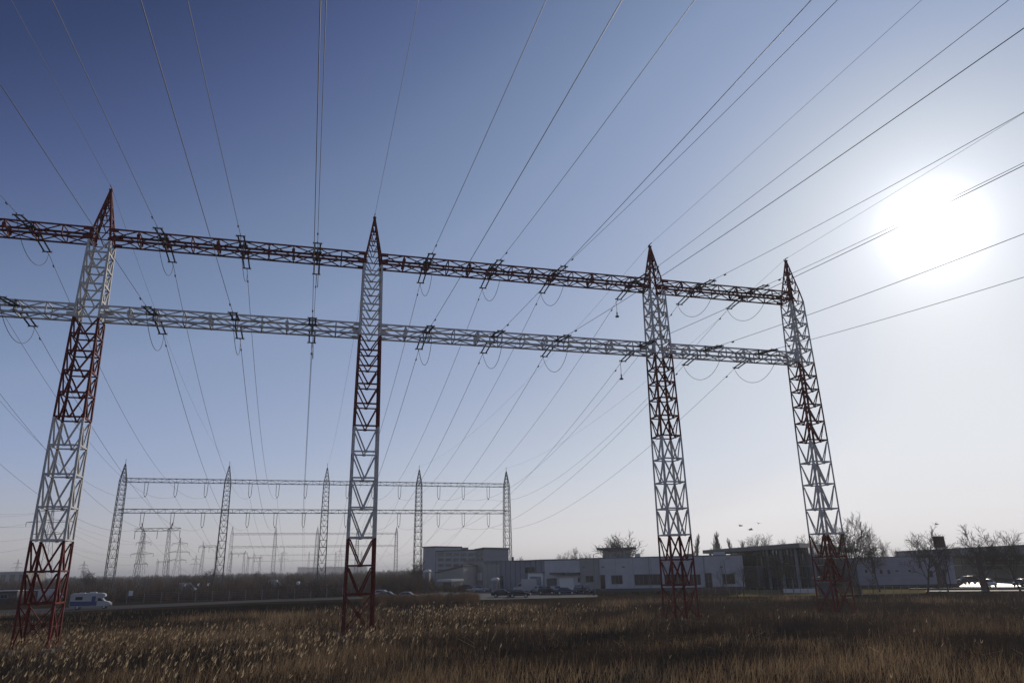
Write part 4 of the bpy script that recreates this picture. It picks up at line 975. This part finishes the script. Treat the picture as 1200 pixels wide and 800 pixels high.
def tree(label, px, Y, top, style, seed, spread=1.0, rz=0.0, bark='bark', twig='twig_b', group='bare winter trees', sx=1.0, name='bare_tree'):
    Ht = at(px, top, Y).z; p = pt(px, Y); key = (style, seed, spread, bark, twig)
    if key not in PROTO:
        mt, mc = grow(seed, 12.0, spread, style)
        t = thing(name, label, 'tree', p, rz, group)
        tr = mt.build('trunk', M[bark], t, smooth=True); cr = mc.build('crown', M[twig], t)
        zmax = max(v[2] for v in mc.v + mt.v); PROTO[key] = (t, zmax)
    else:
        t0, zmax = PROTO[key]; t = copy_tree(t0, label, loc=p, rz=rz); t['group'] = group
    k = Ht / PROTO[key][1]; t.scale = (k * sx, k * sx, k); t.name = name if t.name.startswith('bare') else t.name
    return t
tree('tall slender bare tree just right of the rightmost mast', 1008, 132, 598, 'oak', 3, .72)
tree('small bare tree with dense twigs before the left end of panelled building', 1031, 140, 617, 'round', 8, .75, rz=.5)
tree('wide bare tree with crooked trunk, before the panelled building', 1086, 132, 611, 'oak', 5, .95, rz=1.1)
tree('thin bare tree behind the red board sign', 1111, 133, 640, 'sapling', 12, .9)
tree('broad bare tree with leaning trunk left of the right edge, before the canopy', 1158, 127, 611, 'oak', 21, 1.05, rz=2.0)
tree('bare tree cut by the right edge of the picture', 1196, 129, 619, 'round', 8, .75, rz=2.2, sx=1.15)
tree('spreading dark bare tree in front of the glass hall', 917, 132, 640, 'oak', 5, .95, rz=3.4, sx=1.25)
tree('slim bare tree left of the glass hall entrance', 871, 134, 653, 'sapling', 12, .9, rz=1)
tree('thin bare tree at the left corner of the glass hall', 845, 136, 656, 'sapling', 33, .9, rz=2)
tree('bare sapling between third mast and glass hall', 890, 131, 662, 'sapling', 33, .9, rz=4)
tree('bare tree rising behind the rightmost mast', 968, 200, 622, 'oak', 3, .72, rz=2.5, sx=1.5)
tree('bare sapling standing in the field right of rightmost mast', 1022, 118, 668, 'sapling', 12, .9, rz=3)
tree('large round crowned bare tree behind the rooftop pavilion', 729, 225, 619, 'fan', 40, 1.0, twig='twig_b', sx=1.45)
for px, Y, top, rz, lab in ((839.5, 300, 621, 0, 'tallest of the slim poplars over the glass hall roof, leftmost'), (849, 300, 632, 1, 'short poplar beside the tallest one over the glass hall roof'), (855, 300, 625, 2, 'second tallest poplar over the glass hall roof'),
     (866, 300, 629, 3, 'third poplar from left over the glass hall roof, bird beside it'), (874, 305, 632, 4, 'fourth low poplar over the glass hall roof'), (831, 300, 641, 5, 'short poplar left of the glass hall roof tip'), (815.5, 300, 624, 6, 'poplar seen behind the third mast')):
    tree(lab, px, Y, top, 'poplar', 51, 1.0, rz=rz, name='poplar_tree', group='poplars behind the glass hall')
for px, Y, top, rz, lab in ((892, 280, 625, 0, 'bare tree behind the glass hall roof, right of poplars'), (904, 285, 623, 2, 'taller bare tree behind the glass hall roof'), (925, 285, 630, 1, 'small bare tree low behind the glass hall roof'),
     (677, 300, 640, 1, 'small bare tree behind the loading wing roof'), (690, 310, 646, 3, 'tiny bare tree behind the white building, left of the pavilion'), (656, 320, 648, 4, 'tiny bare tree behind the loading wing'), (1044, 230, 632, 2, 'bare tree behind the left end of the canopy roof'), (1056, 240, 640, 5, 'low bare tree behind the canopy roof'), (612, 330, 651, 1, 'tiny bare tree behind the blue grey warehouse')):
    tree(lab, px, Y, top, 'round', 8, .75, rz=rz, group='bare trees behind the buildings')
for px, Y, top, rz, lab in ((101, 230, 664.5, 0, 'small rounded bare tree above the scrub left of grey gantry'), (246, 330, 664, 2, 'dark rounded bare tree above the scrub near the second grey mast'), (300, 420, 667, 4, 'low bare tree on the scrub skyline'),
     (489, 210, 653, 3, 'bare tree at the foot of the grey gantry\'s fourth mast'), (368, 168, 676, 1, 'thin bare bush tree beside the road, left of second mast'), (392, 170, 680, 2, 'second thin bare bush tree beside the road, left of second mast'), (540, 150, 683, 5, 'bare little tree at the left end of the pale lot'), (332, 170, 684, 3, 'low bare bush beside the road right of the bollard lamps')):
    tree(lab, px, Y, top, 'round', 40, 1.0, rz=rz, twig='twig_a', group='low bare trees in the scrub')

# ------------------------------------------------------------------ scrub, reeds, far woods
NR = np.random.RandomState(7)
def in_poly(x, y, poly):
    c = np.zeros(len(x), bool); n = len(poly)
    for i in range(n):
        (x0, y0), (x1, y1) = poly[i], poly[(i + 1) % n]
        k = ((y0 > y) != (y1 > y)) & (x < (x1 - x0) * (y - y0) / (y1 - y0 + 1e-12) + x0); c ^= k
    return c
def bushes(name, cx, cy, hgt, ntw, rng, mats, wd=0.05, fan=.55):
    n = len(cx); N = n * ntw
    ix = np.repeat(np.arange(n), ntw); h = hgt[ix] * rng.uniform(.35, 1.0, N) ** .8
    az = rng.uniform(0, 2 * np.pi, N); rad = hgt[ix] * .28 * np.sqrt(rng.rand(N))
    root = np.stack([cx[ix] + rad * np.cos(az), cy[ix] + rad * np.sin(az), np.where(rng.rand(N) < .6, 0, rng.uniform(0, .6, N) * h)], 1)
    a2 = rng.uniform(0, 2 * np.pi, N); tl = np.abs(rng.normal(0, fan, N))
    ln = np.maximum(h - root[:, 2] * .6, .3)
    tip = root + np.stack([np.cos(a2) * np.sin(tl), np.sin(a2) * np.sin(tl), np.cos(tl)], 1) * ln[:, None]
    tip[:, 2] = np.minimum(tip[:, 2], hgt[ix] * 1.05)
    w = wd * (0.6 + .8 * rng.rand(N)) * np.maximum(hgt[ix] / 3.5, .6)
    v, f, ls = blades(root, tip, w, rng, .12)
    mi = np.repeat(rng.randint(0, len(mats), n)[ix], 2); sw = rng.rand(N) < .25; mi = np.where(np.repeat(sw, 2), np.repeat(rng.randint(0, len(mats), N), 2), mi)
    return kind(raw_mesh(name, v, f, ls, mats, mi), 'stuff')
TW = [M['twig_a'], M['twig_a'], M['twig_b'], M['twig_c']]
def region(n, px0, px1, Y0, Y1, rng, power=1.0):
    Y = Y0 + (Y1 - Y0) * rng.rand(n) ** power; px = rng.uniform(px0, px1, n); P = [pt(a, b) for a, b in zip(px, Y)]
    return np.array([p.x for p in P]), np.array([p.y for p in P]), px, Y
# thicket behind the road, left half
cx, cy, px, Y = region(900, -160, 500, 176, 480, NR, 1.6)
keep = ~((px > 445) & (Y < 190)); cx, cy, px, Y = cx[keep], cy[keep], px[keep], Y[keep]
hg = (2.2 + (Y - 176) * .012 + 1.6 * vnoise(cx + 900, cy + 100, 17, 2)) * NR.uniform(.8, 1.15, len(cx)); hg = np.minimum(hg * (.62 + .8 * vnoise(cx + 300, cy + 700, 9, 8)), 6.3)
bushes('thicket', cx, cy, hg, 95, NR, TW, .055)
# front row of the thicket
cx, cy, px, Y = region(170, -60, 445, 173.5, 180, NR)
bushes('thicket', cx, cy, NR.uniform(1.4, 2.6, len(cx)), 80, NR, TW, .05)
# scrub before the office block
cx, cy, px, Y = region(260, 430, 566, 186, 232, NR)
keep = ~((px > 545) & (Y < 212)) & ~((px > 508) & (Y > 209)); hg = np.where(px < 505, NR.uniform(2.8, 5.0, len(px)), NR.uniform(1.2, 2.6, len(px)))
bushes('scrub', cx[keep], cy[keep], hg[keep], 90, NR, TW, .055)
# low scrub and hedge growth before the glass hall and along the right
cx, cy, px, Y = region(230, 800, 1010, 132, 147, NR)
keep = ~((px > 868) & (px < 960)); bushes('scrub', cx[keep], cy[keep], NR.uniform(.6, 2.2, keep.sum()), 70, NR, TW, .035)
cx, cy, px, Y = region(180, 640, 860, 150, 160, NR)
keep = (px > 690); bushes('scrub', cx[keep], cy[keep], NR.uniform(.4, 1.0, keep.sum()), 60, NR, TW, .035)
# far woods along the horizon
cx, cy, px, Y = region(1500, -200, 1420, 700, 2600, NR, 1.3)
bushes('far_wood', cx, cy, NR.uniform(4.5, 9, len(cx)) * (.75 + Y / 2600 * .5), 70, NR, [M['twig_a'], M['twig_b']], .16)
cx, cy, px, Y = region(700, -160, 560, 470, 760, NR, 1.0)
bushes('far_wood', cx, cy, NR.uniform(3.2, 5.6, len(cx)), 60, NR, [M['twig_a'], M['twig_b']], .09)

# foreground field of reeds and dry grass
RM = [M['reed_a'], M['reed_b'], M['reed_c'], M['plume']]
def gz(x, y):
    z = (vnoise(x + 500, y + 500, 13, 3) - 0.5) * 0.35 + (vnoise(x + 500, y + 500, 31, 5) - 0.5) * 0.5
    return z * np.clip((112 - y) / 20, 0, 1) * np.clip((150 - np.abs(x)) / 30, 0, 1)
def field(n, Y0, Y1, rng, hmul, dens_seed, wd, power=1.0):
    Y = Y0 + (Y1 - Y0) * rng.rand(n) ** power; X = rng.uniform(-1, 1, n) * (Y * .86 + 6)
    d = vnoise(X + 700, Y + 300, 6.5, dens_seed) * .6 + vnoise(X + 700, Y + 300, 21, dens_seed + 1) * .6
    pp = [ground(a, b) for a, b in PLOUGH[:-1]]
    k = (rng.rand(n) < np.clip(d * 1.9 - .38, .05, 1)) & ~(in_poly(X, Y, [(q.x, q.y) for q in pp]) & (rng.rand(n) < .85)); X, Y, d = X[k], Y[k], d[k]; n = len(X)
    h = hmul * (.35 + .9 * d) * rng.uniform(.55, 1.2, n)
    root = np.stack([X, Y, gz(X, Y) - .05], 1); a = rng.uniform(0, 2 * np.pi, n); tl = np.abs(rng.normal(0, np.where(rng.rand(n) < .22, .85, .38), n))
    tip = root + np.stack([np.cos(a) * np.sin(tl) + .12, np.sin(a) * np.sin(tl), np.cos(tl)], 1) * h[:, None]
    v, f, ls = blades(root, tip, wd * rng.uniform(.4, 1.4, n), rng, .2)
    tone = .62 * vnoise(X + 200, Y + 900, 5.5, dens_seed + 5) + .62 * vnoise(X + 250, Y + 950, 17, dens_seed + 6) - .08 - .15 * np.clip((X + 2) / 14, 0, 1) + rng.normal(0, .16, n)
    mi = np.where(tone > .68, 1, np.where(tone > .46, 0, 2))
    return v, f, ls, np.repeat(mi, 2)
def merged(name, chunks, mats):
    vo, lo = 0, 0; V, Fc, L, Mi = [], [], [], []
    for v, f, ls, mi in chunks: V.append(v); Fc.append(f + vo); L.append(ls + lo); Mi.append(mi); vo += len(v); lo += len(f)
    return kind(raw_mesh(name, np.concatenate(V), np.concatenate(Fc), np.concatenate(L), mats, np.concatenate(Mi)), 'stuff')
merged('dry_grass', [field(150000, 26, 74, NR, .95, 11, .03, .9), field(110000, 66, 122, NR, .9, 15, .038)], RM)
# taller reeds with pale seed plumes in patches: (pixel column, depth, spread across, spread in depth, count)
def reeds(patches, rng):
    X, Y, Hh = [], [], []
    for px, Yc, sx, sy, n, hh in patches:
        c = pt(px, Yc); n = int(n * .42); X.append(c.x + rng.normal(0, sx, n)); Y.append(c.y + rng.normal(0, sy, n)); Hh.append(hh * .88 * rng.uniform(.6, 1.15, n))
    X, Y, h = map(np.concatenate, (X, Y, Hh)); n = len(X)
    root = np.stack([X, Y, gz(X, Y) - .05], 1)
    tip = root + np.stack([rng.normal(.08, .10, n), rng.normal(0, .1, n), np.ones(n)], 1) * h[:, None]
    st = blades(root, tip, np.full(n, .022), rng, .05)
    lv_r = np.repeat(root, 3, 0) + (np.repeat(tip - root, 3, 0)) * rng.uniform(.2, .75, (3 * n, 1))
    a = rng.uniform(0, 2 * np.pi, 3 * n); lv_t = lv_r + np.stack([np.cos(a) * .28, np.sin(a) * .28, rng.uniform(.05, .4, 3 * n)], 1)
    lv = blades(lv_r, lv_t, np.full(3 * n, .03), rng, .2)
    chunks = [(*st, np.repeat(np.where(rng.rand(n) < .3, 0, 1), 2)), (*lv, np.repeat(rng.choice([0, 1, 2], 3 * n, p=[.4, .5, .1]), 2))]
    for rep in range(4):
        k = rng.rand(n) < .5; r_ = tip[k] - np.array([0, 0, .14]) + rng.normal(0, .02, (k.sum(), 3)); m = k.sum()
        t_ = r_ + np.stack([rng.normal(.10, .05, m), rng.normal(0, .05, m), rng.uniform(.14, .30, m)], 1)
        chunks.append((*blades(r_, t_, rng.uniform(.022, .055, m), rng, .1), np.full(2 * m, 3)))
    return chunks
PT = [(20, 56, 6, 4, 420, 1.7), (110, 60, 7, 4, 430, 1.6), (190, 66, 8, 5, 420, 1.6), (60, 45, 6, 3, 260, 1.6), (170, 47, 6, 3, 260, 1.6), (270, 62, 8, 4, 180, 1.5), (340, 52, 5, 3, 200, 1.6), (400, 54, 4, 2.5, 200, 1.6),
      (300, 43, 5, 2, 130, 1.6), (480, 82, 5, 5, 420, 1.8), (540, 86, 5, 5, 360, 1.8), (570, 68, 6, 5, 130, 1.5), (650, 88, 8, 4, 130, 1.5), (450, 58, 5, 3, 150, 1.5), (20, 38, 4, 2, 120, 1.5), (240, 38, 5, 2, 110, 1.5), (760, 62, 14, 8, 60, 1.3), (1000, 52, 14, 8, 45, 1.2)]
merged('reeds', reeds(PT, NR), RM)
# rusty reed belt by the lot
cx, cy, px, Y = region(330, 425, 560, 120, 144, NR)
bushes('reed_belt', cx, cy, NR.uniform(1.0, 2.3, len(cx)), 70, NR, [M['reed_a'], M['twig_c'], M['reed_c']], .03, .25)
# dark weeds standing in the field, and pale fallen stalks lying across it
cx, cy = [], []
Y = 30 + 85 * NR.rand(900) ** .8; X = NR.uniform(-1, 1, 900) * (Y * .85 + 5); k = (vnoise(X + 100, Y + 400, 14, 31) + .35 * np.clip(X / 25, -1, 1)) > .42
bushes('weeds', X[k], Y[k], NR.uniform(.5, 1.45, k.sum()), 46, NR, [M['twig_a'], M['reed_c'], M['twig_b']], .022, .5)
n = 1500; Y = 28 + 60 * NR.rand(n); X = NR.uniform(-1, 1, n) * (Y * .85 + 4); h0 = NR.uniform(.15, .75, n); a = NR.uniform(0, 2 * np.pi, n); L = NR.uniform(.5, 1.5, n)
root = np.stack([X, Y, gz(X, Y) + h0], 1); tip = root + np.stack([np.cos(a) * L, np.sin(a) * L, NR.normal(.1, .25, n)], 1)
v, f, ls = blades(root, tip, NR.uniform(.012, .028, n), NR, .06)
kind(raw_mesh('fallen_stalks', v, f, ls, [M['reed_b'], M['plume']], np.repeat((NR.rand(n) < .25).astype(int), 2)), 'stuff')
# stray shrubs in the field
for i, (px, Y, h_, lab) in enumerate(((650, 104, 1.9, 'low dark shrub in the field left of third mast'), (690, 78, 1.5, 'low dark shrub in the field, mid picture'), (930, 62, 1.8, 'dark shrub in the field before the rightmost mast'), (980, 47, 2.0, 'bare leafless shrub nearest to the camera at right'), (1120, 74, 1.7, 'dark shrub in the field at the right'), (1060, 92, 1.6, 'low shrub behind the rightmost mast in the field'), (850, 88, 1.6, 'low shrub in the field right of third mast'))):
    c = pt(px, Y); o = bushes('shrub', np.array([c.x, c.x + .8, c.x - .7]), np.array([c.y, c.y + .5, c.y + .2]), np.array([h_, h_ * .8, h_ * .7]), 120, NR, [M['twig_a'], M['reed_c']], .028)
    del o['kind']; o.name = 'shrub'; tag(o, lab, 'shrub', 'shrubs in the field')

# ------------------------------------------------------------------ birds
for px, py, s_, rz, lab in ((868, 616, 1.0, .4, 'dark bird in flight, leftmost of the three over the poplars'), (880, 620.5, 1.15, -.6, 'dark bird in flight, lowest of the three over the poplars'), (889, 613.2, .9, 1.0, 'dark bird in flight, rightmost and highest over the poplars'), (1097.3, 614.2, .9, 2.0, 'single dark bird above the red board sign')):
    p = at(px, py, 105); mb = MB()
    mb.tube([(-.24, 0, 0), (-.12, 0, .01), (0, 0, .02), (.14, 0, .03), (.22, 0, .04), (.27, 0, .035)], .075, 8, r2=.03)
    for sy in (-1, 1):
        mb.add([(.1, sy * .04, .04), (-.09, sy * .04, .03), (-.1, sy * .26, .15), (.06, sy * .24, .17), (-.12, sy * .52, .09), (-.03, sy * .5, .11),
                (.1, sy * .04, .055), (-.09, sy * .04, .045), (-.1, sy * .26, .162), (.06, sy * .24, .182), (-.12, sy * .52, .095), (-.03, sy * .5, .115)],
               [(0, 1, 2, 3), (3, 2, 4, 5), (6, 9, 8, 7), (9, 11, 10, 8), (0, 3, 9, 6), (3, 5, 11, 9), (5, 4, 10, 11), (4, 2, 8, 10), (2, 1, 7, 8)])
    mb.add([(-.2, -.03, .0), (-.2, .03, .0), (-.42, .09, .0), (-.42, -.09, .0), (-.2, 0, .025)], [(0, 1, 2, 3), (0, 4, 1), (1, 4, 2), (2, 4, 3), (3, 4, 0)])
    o = mb.build('bird', M['bird']); o.location = p; o.rotation_euler = (.2, .1, rz); o.scale = (s_,) * 3; tag(o, lab, 'bird', 'birds in flight')
